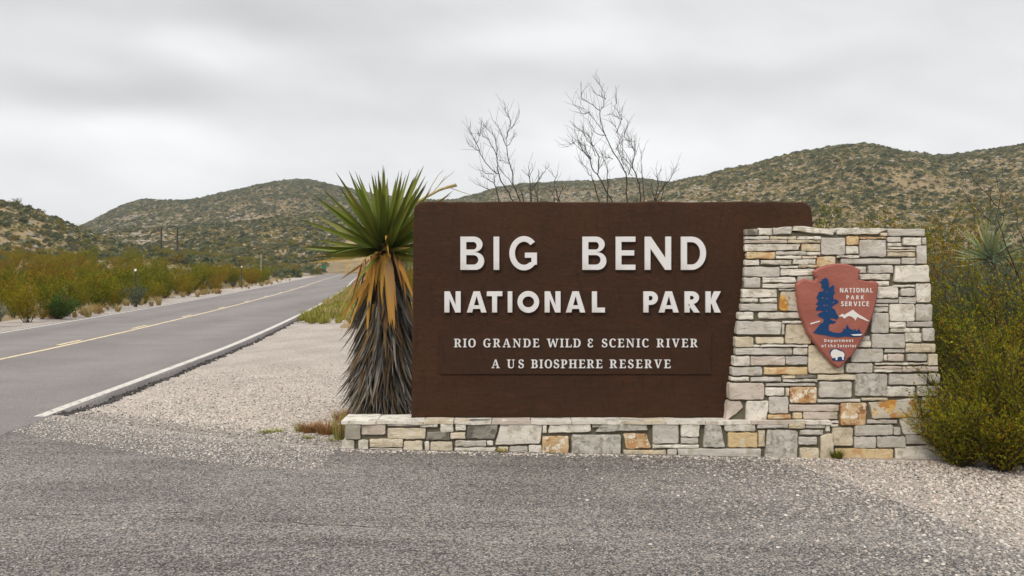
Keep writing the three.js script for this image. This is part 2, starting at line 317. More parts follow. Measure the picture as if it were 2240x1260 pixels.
// the driveway in front, its ragged edge running out into gravel
const drive = [[-16, 9.6], [-6.2, 10.6], [-5.3, 10.55], [-5.05, 10.4], [-4.65, 10.1], [-3.95, 9.7], [-3.37, 9.37], [-2.6, 8.98], [-2.06, 8.78], [-1.62, 8.66], [-1.3, 8.7], [2.3, 8.7], [2.55, 8.45], [2.75, 7.9], [2.7, 7.9]];
const driveEdge = (x) => x > 1.4 ? mix(8.7, 3.2, S(2.2, 4.2, x)) : (() => { for (let k = 1; k < drive.length; k++) if (x <= drive[k][0]) return mix(drive[k - 1][1], drive[k][1], (x - drive[k - 1][0]) / (drive[k][0] - drive[k - 1][0])); return 8.7; })();
{
  const G = new Geo(), xs = []; for (let x = -16; x <= 4.1; x += x < -7 ? 0.5 : 0.09) xs.push(x);
  const nz = 110;
  for (const x of xs) { const e = driveEdge(x) + wn(x, 3, 1.7, 4, 220) * (x > 1.7 ? 0.35 : x < -1.7 ? 0.12 : 0); for (let j = 0; j <= nz; j++) { const Z = mix(0.6, e, j / nz); const st = 1 + 0.10 * wn(x * 0.5, Z * 1.6, 1, 4, 225) - 0.16 * S(0.28, 0.6, wn(x * 0.55 + 9, Z * 3.2, 1, 3, 226)); G.v(x, nearG(x, Z) + 0.004 - (j === nz ? 0.006 : 0), -Z, [st, st, st], x / 3.1, Z / 3.1); } }
  for (let i = 0; i + 1 < xs.length; i++) for (let j = 0; j < nz; j++) { const a = i * (nz + 1) + j; G.t(a, a + 1, a + nz + 1); G.t(a + 1, a + nz + 2, a + nz + 1); }
  structure('driveway', G.build(), M.asphalt);
}
// hairline cracks in the driveway: tar-filled ribbons
const crackMat = std({ color: lin(0.045, 0.042, 0.042), roughness: 0.9 });
[[[860, 985], [1000, 1040], [1090, 1075], [1110, 1110]], [[20, 1130], [240, 1128], [420, 1122]], [[560, 1142], [760, 1150], [990, 1148], [1180, 1140]], [[230, 1210], [330, 1208]], [[1500, 1116], [1570, 1119]], [[880, 1200], [1000, 1206]], [[500, 1000], [640, 1002], [800, 996]]].forEach((pts, n) => {
  const G = new Geo(), P = [];
  for (let k = 0; k + 1 < pts.length; k++) for (let q = 0; q < 14; q++) { const t = q / 14, Z = groundZ(mix(pts[k][1], pts[k + 1][1], t)), x = (mix(pts[k][0], pts[k + 1][0], t) - CX) / FOC * Z; P.push([x + wn(x, Z, 6, 3, 230 + n) * 0.03, Z + wn(Z + x * 2, x, 5, 3, 240 + n) * 0.03]); }
  P.forEach(([x, Z], k) => { const w = 0.001 + 0.006 * Math.abs(wn(x * 3, Z, 3, 2, 250)) ; G.v(x, nearG(x, Z) + 0.0072, -Z + w); G.v(x, nearG(x, Z) + 0.0072, -Z - w); if (k) { const a = 2 * k; G.t(a - 2, a, a - 1); G.t(a - 1, a, a + 1); } });
  const o = structure('pavement_crack', G.build(), crackMat); void o;
});

// loose chippings: real stones scattered on the gravel and out over the driveway edge
function pebbleGeo(seed) { const r = rngOf(seed), g = mergeVertices(new THREE.IcosahedronGeometry(1, 0).deleteAttribute('uv').deleteAttribute('normal')), p = g.attributes.position; for (let k = 0; k < p.count; k++) { const s = 0.7 + 0.6 * r(); p.setXYZ(k, p.getX(k) * s, p.getY(k) * s * 0.62, p.getZ(k) * s); } return g.toNonIndexed().computeVertexNormals() || g; }
function fixNormals(g) { const q = g.index ? g.toNonIndexed() : g; q.computeVertexNormals(); return q; }
const pebbles = []; { const r = rngOf(31), q = new THREE.Matrix4(), e = new THREE.Euler(), Q = new THREE.Quaternion();
  const put = (x, Z, s, y, tone) => { e.set(r() * 0.6, r() * 6.28, r() * 0.6); Q.setFromEuler(e); q.compose(new THREE.Vector3(x, y + s * 0.25, -Z), Q, new THREE.Vector3(s, s, s)); pebbles.push([q.clone(), tone]); };
  for (let k = 0; k < 85000; k++) { const x = rr(0.5, 6.6, r), Z = rr(3.6, 9.2, r); if (x / Z > 0.66) continue; const out = x - mix(3.3, 2.3, S(4, 8.6, Z)); const d = clamp(S(-2.0, 1.3, out) ** 1.3 + 0.02); if (r() > d) continue; if (Z > 8.55 && x < 4.2) continue; const mixed = r() < 0.75 * (1 - S(-0.6, 1.6, out)); put(x, Z, 0.004 + 0.012 * r() * r(), nearG(x, Z) + (mixed ? 0.002 : 0), mixed ? 0.5 + 0.28 * r() : r()); }
  for (let k = 0; k < 46000; k++) { const x = rr(-5.6, -0.7, r), Z = 8.7 + 7.5 * r() * r(); if (Z < driveEdge(x) - 0.1 || (Z > 8.55 && x > -1.65 && Z < 9.1)) continue; if (x < roadX(Z) + RR + 0.05 && Z > 10.2) continue; const past = Z - driveEdge(x), mixed = r() < 0.85 * (1 - S(0.0, 0.8, past)); put(x, Z, 0.005 + 0.011 * r() * r(), apronH(x, Z) + (mixed ? 0.004 : 0), mixed ? (r() < 0.25 ? 0.95 : 0.5 + 0.2 * r()) : r()); }
  for (let k = 0; k < 9000; k++) { const x = rr(-5.6, -1.64, r), Z = driveEdge(x) - 1.0 * r() ** 1.8; put(x, Z, 0.004 + 0.008 * r() * r(), nearG(x, Z) + 0.003, r() < 0.5 ? 0.5 + 0.28 * r() : r()); }
  for (let k = 0; k < 1100; k++) { const x = rr(-1.6, 4.1, r), Z = 8.56 - 0.22 * r() * r(); put(x, Z, 0.004 + 0.009 * r(), nearG(x, Z), r()); }
  for (let k = 0; k < 42000; k++) { const x = rr(-5.5, 4, r), Z = rr(3.9, 9, r); if (Z > driveEdge(x) || Math.abs(x / Z) > 0.62 || (Z > 8.5 && x > -1.7)) continue; put(x, Z, 0.0025 + 0.0045 * r() * r(), nearG(x, Z) + 0.0015, r() < 0.12 ? r() * 0.4 : 0.5 + 0.5 * r()); }
}
function instanced(name, geo, mat, list, colour) { const o = sh(new THREE.InstancedMesh(geo, mat, list.length)); o.name = numbered(name); list.forEach(([m, t], k) => { o.setMatrixAt(k, m); o.setColorAt(k, colour(t)); }); scene.add(o); return o; }
const pebbleTone = (t) => t < 0.5 ? lin(0.50 + 0.32 * t, 0.455 + 0.3 * t, 0.405 + 0.27 * t) : t < 0.78 ? lin(0.30 + 0.3 * (t - 0.5), 0.27 + 0.3 * (t - 0.5), 0.24 + 0.3 * (t - 0.5)) : t < 0.92 ? lin(0.52, 0.42, 0.35) : lin(0.15, 0.135, 0.12);
stuff(instanced('gravel', fixNormals(pebbleGeo(41)), std({ roughness: 0.95 }), pebbles, pebbleTone), 'loose pale limestone chippings over the apron and driveway edge', 'gravel');
{ // dark crumbs of broken asphalt along the road edge
  const r = rngOf(33), L = []; for (let k = 0; k < 1500; k++) { const Z = 10.5 + 26 * r() * r(), x = roadX(Z) + RR + 0.02 + 0.16 * r() * r(), s = 0.012 + 0.03 * r() * r(); L.push([new THREE.Matrix4().compose(new THREE.Vector3(x, apronH(x, Z) + s * 0.3, -Z), new THREE.Quaternion().setFromEuler(new THREE.Euler(r(), r() * 6, r())), new THREE.Vector3(s * 1.5, s, s * 1.2)), r()]); }
  stuff(instanced('asphalt_crumbs', fixNormals(pebbleGeo(43)), std({}), L, (t) => lin(0.04 + 0.05 * t, 0.038 + 0.045 * t, 0.036 + 0.04 * t)), 'dark broken asphalt crumbs along the road edge', 'crumbs');
}

// ---------------------------------------------------------------- masonry: every stone a mesh
const stoneRnd = rngOf(51);
// quad: four pixel corners (top-left, top-right, bottom-right, bottom-left); plane(px, py) -> [x, y, z] of the face
function stoneGeo(quad, plane, depth, o = {}) {
  const r = stoneRnd, P = quad.map(([a, b]) => plane(a, b));
  const w = Math.hypot(P[1][0] - P[0][0], P[1][1] - P[0][1]), h = Math.hypot(P[3][0] - P[0][0], P[3][1] - P[0][1]), m = Math.min(w, h);
  const rad = Math.min(0.014, m * (0.06 + 0.12 * r())), out = [];
  for (let k = 0; k < 4; k++) {                             // outline: rough edges, rounded corners
    const A = P[k], B = P[(k + 1) % 4], len = Math.hypot(B[0] - A[0], B[1] - A[1]), n = Math.max(2, Math.min(6, Math.round(len / 0.045)));
    for (let q = 0; q <= n; q++) { const t = mix(rad / len * 0.8, 1 - rad / len * 0.8, q / n); const j = q === 0 || q === n ? 0.002 : 0.0045; out.push([mix(A[0], B[0], t) + rr(-j, j, r), mix(A[1], B[1], t) + rr(-j, j, r), mix(A[2], B[2], t)]); }
  }
  const n = out.length, c = [0, 0, 0]; for (const p of out) for (let k = 0; k < 3; k++) c[k] += p[k] / n;
  const G = new Geo(), U = r() * 7, V = r() * 7, proud = o.proud ?? rr(-0.004, 0.012, r), bev = Math.min(0.006, m * 0.16);
  const ring = (inset, dz, rough) => { const s = G.p.length / 3; for (const p of out) { const dx = p[0] - c[0], dy = p[1] - c[1], fx = 1 - inset / Math.max(0.02, w / 2), fy = 1 - inset / Math.max(0.012, h / 2); const x = c[0] + dx * Math.max(0.05, fx), y = c[1] + dy * Math.max(0.05, fy), z = p[2] + dz + rr(-rough, rough, r); G.v(x, y, z, null, (x + (dz < -0.02 ? dz : 0)) / 0.55 + U, (y + (dz < -0.02 ? dz : 0)) / 0.55 + V); } return s; };
  const rings = [ring(0, -depth, 0), ring(0, proud - bev, 0.0015), ring(bev * 0.8, proud, 0.003), ring(Math.min(0.05, m * 0.32), proud + 0.001, 0.003)];
  for (let k = 0; k + 1 < rings.length; k++) for (let i = 0; i < n; i++) { const j = (i + 1) % n, a = rings[k] + i, b = rings[k] + j, d = rings[k + 1] + i, e = rings[k + 1] + j; G.t(a, d, b); G.t(b, d, e); }
  const mid = G.v(c[0], c[1], c[2] + proud + rr(-0.002, 0.003, r), null, c[0] / 0.55 + U, c[1] / 0.55 + V);
  for (let i = 0; i < n; i++) G.t(rings[3] + i, mid, rings[3] + (i + 1) % n);
  const back = G.v(c[0], c[1], c[2] - depth, null, U, V); for (let i = 0; i < n; i++) G.t(rings[0] + (i + 1) % n, back, rings[0] + i);
  return toCreasedNormals(G.build(), 0.45);
}
const Q = (s) => s.map((e) => Array.isArray(e[0]) ? e : [[[e[0], e[1]], [e[2], e[1]], [e[2], e[3]], [e[0], e[3]]], e[4]]);
const zoomed = (ox, oy) => ([x, y]) => [ox + x / 4.3077, oy + y / 4.3077];

// low wall
const WZ = 8.62, wallPlane = (px, py) => onPlane(px, py, WZ);
const wall = thing('stone_wall', 'low wall of grey and rust stained limestone with pale coping under the brown sign panel', 'wall');
{
  const A = zoomed(720, 880), B = zoomed(1180, 880), C = zoomed(1560, 740);
  const list = [
    [A, Q([[152, 178, 296, 350, 'm'], [304, 176, 528, 308, 'p'], [118, 358, 235, 470, 'w'], [275, 358, 368, 470, 'w'], [382, 348, 695, 424, 'c'], [550, 176, 850, 226, 'g'], [856, 174, 1022, 236, 'w'], [552, 246, 906, 346, 'c'], [916, 282, 1138, 356, 'd'], [1046, 174, 1170, 282, 'w'], [1190, 166, 1300, 187, 'c'], [1190, 193, 1290, 268, 'w'], [1146, 286, 1284, 346, 'c'],
      [[[1312, 172], [1604, 178], [1556, 352], [1288, 340]], 'd'], [702, 366, 880, 480, 'c'], [900, 372, 942, 480, 'w'], [956, 372, 1160, 490, 'c'], [1190, 362, 1482, 418, 'g'], [1490, 366, 1546, 406, 'w'], [1180, 428, 1570, 490, 'w'],
      [[[1622, 172], [2006, 190], [1986, 390], [1564, 406]], 'w'], [1700, 416, 1870, 500, 'g'], [1880, 406, 2004, 510, 'w'], [382, 434, 690, 480, 'g'], [1590, 420, 1690, 500, 'c']])],
    [B, Q([[30, 214, 70, 288, 'w'], [[[110, 182], [480, 184], [486, 280], [78, 290]], 'w'], [[[620, 172], [1004, 176], [1022, 262], [524, 280]], 'G'], [28, 322, 276, 510, 'r'], [305, 306, 766, 520, 'G'], [[[790, 296], [1010, 298], [1056, 432], [820, 440]], 'r'], [1066, 178, 1312, 390, 'g'], [1336, 176, 1506, 326, 'w'], [1336, 336, 1496, 390, 'g'], [[[1560, 196], [1700, 196], [1748, 424], [1544, 424]], 'G'], [1066, 400, 1500, 432, 'w'], [792, 450, 1196, 530, 'c'], [1206, 442, 1296, 530, 'g'], [1304, 438, 2086, 545, 'g'], [1746, 180, 2036, 274, 'w'], [1776, 286, 2056, 426, 'o'], [2064, 268, 2128, 420, 'c'], [500, 190, 600, 240, 'm'], [2050, 185, 2240, 245, 'g']])],
    [C, Q([[426, 780, 704, 846, 'g'], [712, 788, 864, 850, 'c'], [872, 786, 1058, 846, 'g'], [1062, 775, 1106, 880, 'w'], [[[514, 862], [800, 872], [790, 1170], [480, 1160]], 'G'], [820, 868, 1040, 910, 'g'], [806, 932, 978, 1002, 'g'], [816, 1034, 994, 1175, 'c'], [[[1018, 918], [1126, 898], [1142, 1175], [1010, 1175]], 'c']])],
  ];
  const x0 = -1.60, x1 = 3.0;
  const core = new THREE.BoxGeometry(x1 - x0 - 0.05, 0.62, 0.36); core.translate((x0 + x1) / 2, -0.075, -WZ - 0.03 - 0.18);
  mesh('mortar', core, mortarMat, wall);
  for (const [f, ss] of list) for (const [q, k] of ss) { const pts = q.map(f); const edge = pts[0][0] < 775 || pts[1][0] > 1795; mesh('stone', stoneGeo(pts, wallPlane, edge ? 0.36 : 0.09), stoneMat[k], wall); }
  // coping slabs, laid flat
  let x = x0 - 0.012; const kinds = ['w', 'w', 'c', 'w', 'p', 'w', 'w', 'c', 'w', 'w', 'p', 'w'];
  for (let k = 0; x < x1 - 0.1; k++) {
    const w = Math.min(rr(0.28, 0.52, stoneRnd), x1 + 0.012 - x), g = new THREE.BoxGeometry(w - 0.008, 0.03, 0.40, 6, 1, 5), p = g.attributes.position, seed = 300 + k;
    for (let i = 0; i < p.count; i++) { const a = p.getX(i), b = p.getZ(i); p.setY(i, p.getY(i) + wn(a + k, b, 5, 3, seed) * 0.006); p.setZ(i, b + (b > 0.19 ? wn(a * 2 + k, 3, 9, 2, seed) * 0.012 : 0)); }
    g.translate(x + w / 2, 0.246, -WZ - 0.19 + 0.004); const uv = g.attributes.uv; for (let i = 0; i < uv.count; i++) uv.setXY(i, p.getX(i) / 0.55, (p.getZ(i) + p.getY(i)) / 0.55 + k * 0.37);
    mesh('coping_stone', toCreasedNormals(g, 0.6), stoneMat[kinds[k % 12]], wall); x += w;
  }
}

// pillar: battered face
const pz = (y) => 8.68 + 0.03 * y;
const pillarPlane = (px, py) => { const v = (HOR - py) / FOC, Z = (8.68 + 0.03 * EYE) / (1 - 0.03 * v); return onPlane(px, py, Z); };
const pillar = thing('stone_pillar', 'tall battered pillar of coursed grey limestone with rust stained blocks beside the sign panel', 'pillar');
{
  const A = zoomed(1560, 470), B = zoomed(1560, 740);
  const rows = [
    [A, Q([[300, 134, 424, 192, 'd'], [430, 124, 556, 190, 'w'], [[[562, 122], [748, 112], [740, 180], [566, 186]], 'g'], [[[770, 104], [1160, 138], [1130, 190], [756, 150]], 'w'], [[[1176, 124], [1644, 130], [1560, 180], [1170, 186]], 'w'], [1648, 132, 1996, 200, 'g'], [1580, 170, 1640, 196, 'c'],
      [302, 202, 530, 232, 'w'], [540, 204, 784, 234, 'c'], [302, 240, 698, 266, 'p'], [792, 204, 1014, 232, 'w'], [706, 240, 1014, 264, 'c'], [1022, 214, 1246, 376, 'g'], [1258, 204, 1372, 284, 'o'], [1382, 208, 1628, 228, 'r'], [1258, 296, 1372, 368, 'w'], [1382, 236, 1628, 396, 'g'],
      [1642, 208, 1770, 256, 'g'], [1642, 266, 1770, 298, 'w'], [1792, 216, 1960, 284, 'w'], [1966, 216, 2006, 280, 'g'], [1642, 306, 1904, 320, 'w'], [1642, 328, 1908, 346, 'c'], [1646, 354, 1900, 394, 'c'], [1920, 288, 2014, 460, 'g'],
      [[[304, 278], [826, 274], [806, 330], [302, 346]], 'w'], [834, 274, 1012, 342, 'c'], [884, 350, 1010, 380, 'w'], [592, 346, 878, 376, 'g'], [316, 352, 584, 414, 'o'], [594, 386, 834, 412, 'w'], [842, 386, 972, 410, 'c'], [980, 396, 1154, 490, 'o'], [1170, 384, 1374, 404, 'w'], [1206, 412, 1768, 464, 'g'], [1782, 406, 1908, 464, 'g'],
      [300, 424, 434, 474, 'w'], [452, 428, 738, 468, 'w'], [758, 420, 966, 464, 'w'], [298, 492, 628, 582, 'g'], [634, 482, 800, 502, 'w'], [806, 472, 976, 496, 'c'], [640, 510, 960, 570, 'w'], [1340, 488, 1444, 550, 'g'], [1462, 478, 1696, 550, 'g'], [[[1716, 480], [2026, 474], [2042, 630], [1704, 632]], 'w'], [1380, 558, 1668, 612, 'w'], [1450, 626, 1660, 666, 'w'],
      [292, 592, 444, 686, 'g'], [[[466, 590], [770, 588], [786, 634], [466, 640]], 'w'], [466, 650, 790, 688, 'w'], [800, 580, 950, 640, 'g'], [276, 702, 604, 780, 'w'], [622, 698, 800, 712, 'g'], [[[640, 722], [830, 720], [830, 914], [622, 900]], 'y'], [270, 790, 426, 822, 'w'], [444, 790, 602, 826, 'w'], [264, 838, 604, 904, 'g'],
      [1540, 678, 1744, 784, 'w'], [1698, 660, 1898, 680, 'w'], [1770, 692, 1898, 764, 'g'], [1916, 646, 2050, 824, 'w'], [1520, 796, 1744, 830, 'g'], [1758, 776, 1914, 836, 'g'], [1500, 842, 1650, 862, 'w'], [1490, 870, 1650, 914, 'g'], [1666, 842, 1902, 1002, 'w'], [1912, 844, 2066, 1000, 'g'], [1490, 924, 1654, 1112, 'g'],
      [236, 918, 380, 988, 'w'], [430, 922, 840, 976, 'w'], [[[236, 1002], [644, 1010], [634, 1128], [216, 1126]], 'g'], [652, 1000, 850, 1022, 'w'], [648, 1034, 672, 1128, 'g'], [[[690, 1034], [890, 1034], [930, 1214], [682, 1214]], 'c'], [1662, 1012, 1814, 1064, 'w'], [1830, 1008, 2072, 1054, 'g'], [1680, 1070, 1950, 1106, 'w'], [1976, 1068, 2086, 1188, 'g'], [1496, 1124, 1804, 1256, 'g'], [1812, 1114, 1968, 1200, 'w'], [1400, 1140, 1476, 1190, 'g'], [206, 1152, 380, 1246, 'c'], [404, 1152, 662, 1214, 'c']])],
    [B, Q([[382, 62, 438, 82, 'w'], [446, 62, 890, 82, 'w'], [214, 94, 744, 156, 'g'], [758, 94, 888, 154, 'w'], [190, 170, 344, 262, 'w'], [356, 172, 678, 256, 'p'], [688, 172, 890, 250, 'g'], [902, 68, 1236, 332, 'c'], [1360, 22, 1486, 84, 'w'], [1300, 100, 1604, 224, 'g'], [1622, 104, 1808, 134, 'g'], [1816, 52, 2096, 134, 'c'], [1614, 156, 1638, 208, 'w'], [1650, 150, 1798, 214, 'p'], [1830, 148, 2012, 214, 'g'], [2030, 150, 2116, 256, 'c'],
      [1256, 238, 1504, 324, 'g'], [1532, 232, 1844, 250, 'w'], [1852, 230, 2020, 246, 'w'], [1516, 266, 1774, 288, 'p'], [1522, 294, 1778, 318, 'w'], [1786, 268, 2122, 316, 'p'], [176, 274, 464, 352, 'g'], [480, 274, 888, 342, 'o'], [170, 368, 338, 402, 'w'], [358, 368, 640, 408, 'g'], [656, 352, 774, 380, 'c'], [782, 348, 968, 380, 'd'], [658, 388, 984, 410, 'w'], [986, 346, 1342, 394, 'c'], [1342, 338, 1644, 546, 'G'], [1662, 338, 2018, 438, 'g'], [2036, 332, 2138, 424, 'g'],
      [152, 424, 478, 578, 'p'], [498, 426, 964, 450, 'g'], [494, 466, 670, 540, 'w'], [686, 472, 720, 544, 'c'], [728, 462, 978, 610, 'r'], [1002, 412, 1310, 560, 'g'], [1644, 458, 1904, 550, 'w'], [1926, 450, 2144, 544, 'g'], [988, 576, 1388, 604, 'g'], [1402, 564, 1640, 584, 'c'], [[[140, 592], [262, 592], [286, 650], [116, 790]], 'p'], [[[318, 590], [524, 588], [500, 790], [306, 790]], 'w'], [526, 552, 710, 712, 'g'], [718, 628, 1184, 686, 'p'], [516, 720, 730, 756, 'o'], [752, 702, 838, 756, 'c'], [852, 694, 1174, 762, 'p'],
      [[[1200, 616], [1452, 608], [1436, 816], [1204, 822]], 'r'], [[[1468, 604], [1918, 566], [1968, 742], [1506, 762]], 'y'], [1980, 556, 2150, 606, 'w'], [1966, 618, 2154, 722, 'g'], [1452, 772, 1738, 806, 'g'], [1114, 778, 1178, 800, 'w'], [1114, 810, 1178, 834, 'w'], [[[1760, 756], [2160, 744], [2164, 906], [1800, 910]], 'w'], [1118, 842, 1314, 1014, 'c'], [[[1340, 822], [1694, 816], [1694, 910], [1334, 922]], 'g'], [1702, 840, 1764, 910, 'g'], [1332, 930, 1534, 1038, 'g'], [1546, 928, 1814, 1028, 'g'], [1822, 916, 2170, 1000, 'g'], [1150, 1042, 1698, 1180, 'o'], [[[1716, 1030], [2180, 1004], [2184, 1180], [1720, 1180]], 'w']])],
  ];
  // mortar core, its face 2 cm behind the stones
  const tl = pillarPlane(1638, 508), tr = pillarPlane(2018, 508), bl = pillarPlane(1588, 1040), br = pillarPlane(2062, 1040), D = 9.36, f = 0.03, G = new Geo();
  const cs = [[...tl], [...tr], [...br], [...bl]], a = cs.map((c) => G.v(c[0], c[1], c[2] - f, null, c[0], c[1])), b = cs.map((c) => G.v(c[0], c[1], -D, null, c[0], c[1]));
  G.t(a[0], a[3], a[1]); G.t(a[1], a[3], a[2]); for (let k = 0; k < 4; k++) { const n = (k + 1) % 4; G.t(a[k], a[n], b[k]); G.t(a[n], b[n], b[k]); } G.t(b[0], b[1], b[3]); G.t(b[1], b[2], b[3]);
  const core = G.build().toNonIndexed(); core.computeVertexNormals(); mesh('mortar', core, mortarMat, pillar);
  for (const [z, ss] of rows) for (const [q, k] of ss) {
    const pts = q.map(z), leftE = pts[0][0] < 1637 && pts[0][1] < 915, rightE = pts[1][0] > 2018, top = pts[0][1] < 504;
    const g = stoneGeo(pts, pillarPlane, rightE || top ? 0.66 : leftE ? 0.11 : 0.085); mesh('stone', g, stoneMat[k], pillar);
  }
}

// ---------------------------------------------------------------- brown sign panel with raised letters
const PZ = 8.80, panel = thing('sign_panel', 'large dark brown plastered sign panel with raised white park lettering standing on low stone wall', 'sign');
{
  const P = (px, py) => { const q = onPlane(px, py, PZ); return [q[0], q[1]]; };
  const pts = []; const add = (px, py, j = 0.7) => pts.push(new THREE.Vector2(...P(px + rr(-j, j), py + rr(-j, j))));
  add(899, 914, 0); for (let y = 880; y > 480; y -= 36) add(mix(905, 899, (y - 460) / 454), y);
  for (let k = 0; k <= 6; k++) { const t = k / 6 * Math.PI / 2; add(925 - 20 * Math.cos(t), 461 - 20 * Math.sin(t), 0.4); }
  for (let x = 960; x < 1750; x += 26) add(x, 441, 1.4);
  for (let k = 0; k <= 6; k++) { const t = k / 6 * Math.PI / 2; add(1753 + 24 * Math.sin(t), 465 - 24 * Math.cos(t), 0.4); }
  add(1782, 520, 0); add(1784, 914, 0);
  const s = new THREE.Shape(pts), g = new THREE.ExtrudeGeometry(s, { depth: 0.22, bevelEnabled: true, bevelThickness: 0.022, bevelSize: 0.016, bevelOffset: -0.016, bevelSegments: 3, curveSegments: 4 });
  g.translate(0, 0, -PZ - 0.242); { const u = g.attributes.uv; for (let i = 0; i < u.count; i++) u.setXY(i, u.getX(i) / 2.1, u.getY(i) / 2.1); }
  mesh('panel_board', toCreasedNormals(g, 0.6), M.plaster, panel);
}
const X2 = (X) => 880 + X / 2.5205, Y2 = (Y) => 420 + Y / 2.5205;   // measured on an enlarged view of the panel
const arc = (cx, cy, rx, ry, a0, a1, n = 14) => { const o = []; for (let k = 0; k <= n; k++) { const t = (a0 + (a1 - a0) * k / n) * Math.PI / 180; o.push([cx + rx * Math.cos(t), cy + ry * Math.sin(t)]); } return o; };
function glyph(ch, w, t) {                                   // outline (and holes) of a plain block letter, height 1, width w, stroke t
  const h = [];
  const bowl = (x1, y0, y1, x2) => arc(x1, (y0 + y1) / 2, x2 - x1, (y1 - y0) / 2, 90, -90);
  switch (ch) {
    case 'I': return [[[0, 0], [0, 1], [w, 1], [w, 0]], h];
    case 'L': return [[[0, 0], [0, 1], [t, 1], [t, t * 0.95], [w, t * 0.95], [w, 0]], h];
    case 'T': return [[[w / 2 - t / 2, 0], [w / 2 - t / 2, 1 - t * 0.95], [0, 1 - t * 0.95], [0, 1], [w, 1], [w, 1 - t * 0.95], [w / 2 + t / 2, 1 - t * 0.95], [w / 2 + t / 2, 0]], h];
    case 'E': { const b = t * 0.92, m = 0.51; return [[[0, 0], [0, 1], [w, 1], [w, 1 - b], [t, 1 - b], [t, m + b / 2], [w * 0.94, m + b / 2], [w * 0.94, m - b / 2], [t, m - b / 2], [t, b], [w, b], [w, 0]], h]; }
    case 'N': { const d = 0.36, q = t * 1.06; return [[[0, 0], [0, 1], [q, 1], [w - t, d], [w - t, 1], [w, 1], [w, 0], [w - q, 0], [t, 1 - d], [t, 0]], h]; }
    case 'A': { const a = t * 0.62, c0 = 0.17, c1 = 0.34, e = (y) => (w / 2 - a) * y, i = (y) => t * 1.08 + (w / 2 - t * 1.08) * y / 0.80; h.push([[i(c1), c1], [w - i(c1), c1], [w / 2, 0.78]]); void e; return [[[0, 0], [w / 2 - a, 1], [w / 2 + a, 1], [w, 0], [w - t * 1.08, 0], [w - i(c0), c0], [i(c0), c0], [t * 1.08, 0]], h]; }
    case 'O': h.push(arc(w / 2, 0.5, w / 2 - t, 0.5 - t, 0, 360, 36).slice(0, -1)); return [arc(w / 2, 0.5, w / 2, 0.515, 0, 360, 40).slice(0, -1), h];
    case 'D': { const x1 = w * 0.42; h.push([[t, t * 0.92], [t, 1 - t * 0.92], ...bowl(x1, t * 0.92, 1 - t * 0.92, w - t)]); return [[[0, 0], [0, 1], ...bowl(x1, 0, 1, w)], h]; }
    case 'B': { const x1 = w * 0.55, b = t * 0.9, m = 0.53; h.push([[t, m + b / 2], [t, 1 - b], ...bowl(x1, m + b / 2, 1 - b, w * 0.93 - t)], [[t, b], [t, m - b / 2], ...bowl(x1, b, m - b / 2, w - t)]); return [[[0, 0], [0, 1], ...bowl(x1, m, 1, w * 0.93), ...bowl(x1 + 0.06, 0, m - 0.001, w)], h]; }
    case 'P': { const x1 = w * 0.5, b = t * 0.85, m = 0.36; h.push([[t, m + b], [t, 1 - b], ...bowl(x1, m + b, 1 - b, w - t)]); return [[[0, 0], [0, 1], ...bowl(x1, m, 1, w), [t, m], [t, 0]], h]; }
    case 'R': { const x1 = w * 0.48, b = t * 0.85, m = 0.40; h.push([[t, m + b], [t, 1 - b], ...bowl(x1, m + b, 1 - b, w * 0.95 - t)]); return [[[0, 0], [0, 1], ...bowl(x1, m, 1, w * 0.95).slice(0, -1), [x1 + t * 0.35, m + 0.01], [w, 0], [w - t * 1.18, 0], [x1 - t * 0.85, m], [t, m], [t, 0]], h]; }
    case 'K': return [[[0, 0], [0, 1], [t, 1], [t, 0.6], [w - t * 1.3, 1], [w, 1], [t * 1.95, 0.53], [w, 0], [w - t * 1.25, 0], [t * 1.15, 0.41], [t, 0.39], [t, 0]], h];
    case 'G': { const rx = w * 0.53, cx = rx, o = arc(cx, 0.5, rx, 0.515, 42, 318, 36), i = arc(cx, 0.5, rx - t, 0.515 - t * 0.98, 316, 44, 32); const bw = cx + rx * Math.cos(0.733); return [[...o, [w, 0.155], [w, 0.52], [w * 0.56, 0.52], [w * 0.56, 0.52 - t * 0.9], [w - t * 0.98, 0.52 - t * 0.9], [w - t * 0.98, 0.235], ...i.slice(1)], h, bw]; }
  }
}
function letter(ch, xa, xb, ya, yb, stroke, m, depth, parent, Z) {
  const s = Z / FOC, H = (yb - ya) * s, w = (xb - xa) / (yb - ya), [o, holes] = glyph(ch, w, stroke / (yb - ya));
  const v = (l) => l.map(([a, b]) => new THREE.Vector2(a * H, b * H)), shp = new THREE.Shape(v(o)); for (const q of holes) shp.holes.push(new THREE.Path(v(q)));
  const g = new THREE.ExtrudeGeometry(shp, { depth: depth - 0.003, bevelEnabled: true, bevelThickness: 0.003, bevelSize: 0.002, bevelOffset: -0.002, bevelSegments: 1 });
  const [x, y] = onPlane(xa, yb, Z); g.translate(x, y, -PZ - 0.001); return mesh('letter', g, m, parent);
}
const big = (s, y0, y1, st, list) => { for (const [c, a, b] of list) letter(c, X2(a), X2(b), Y2(y0), Y2(y1), st, M.letter, 0.034, panel, PZ - 0.03); };
big('', 246, 430, 12.6, [['B', 320, 452], ['I', 503, 535], ['G', 590, 743], ['B', 993, 1126], ['E', 1177, 1286], ['N', 1337, 1483], ['D', 1537, 1676]]);
big('', 548, 665, 11.2, [['N', 232, 322], ['A', 355, 465], ['T', 466, 552], ['I', 581, 607], ['O', 635, 755], ['N', 785, 873], ['A', 902, 1010], ['L', 1046, 1118], ['P', 1330, 1410], ['A', 1415, 1525], ['R', 1557, 1641], ['K', 1673, 1757]]);
const serif = await new FontLoader().loadAsync('fonts/droid/droid_serif_bold.typeface.json');
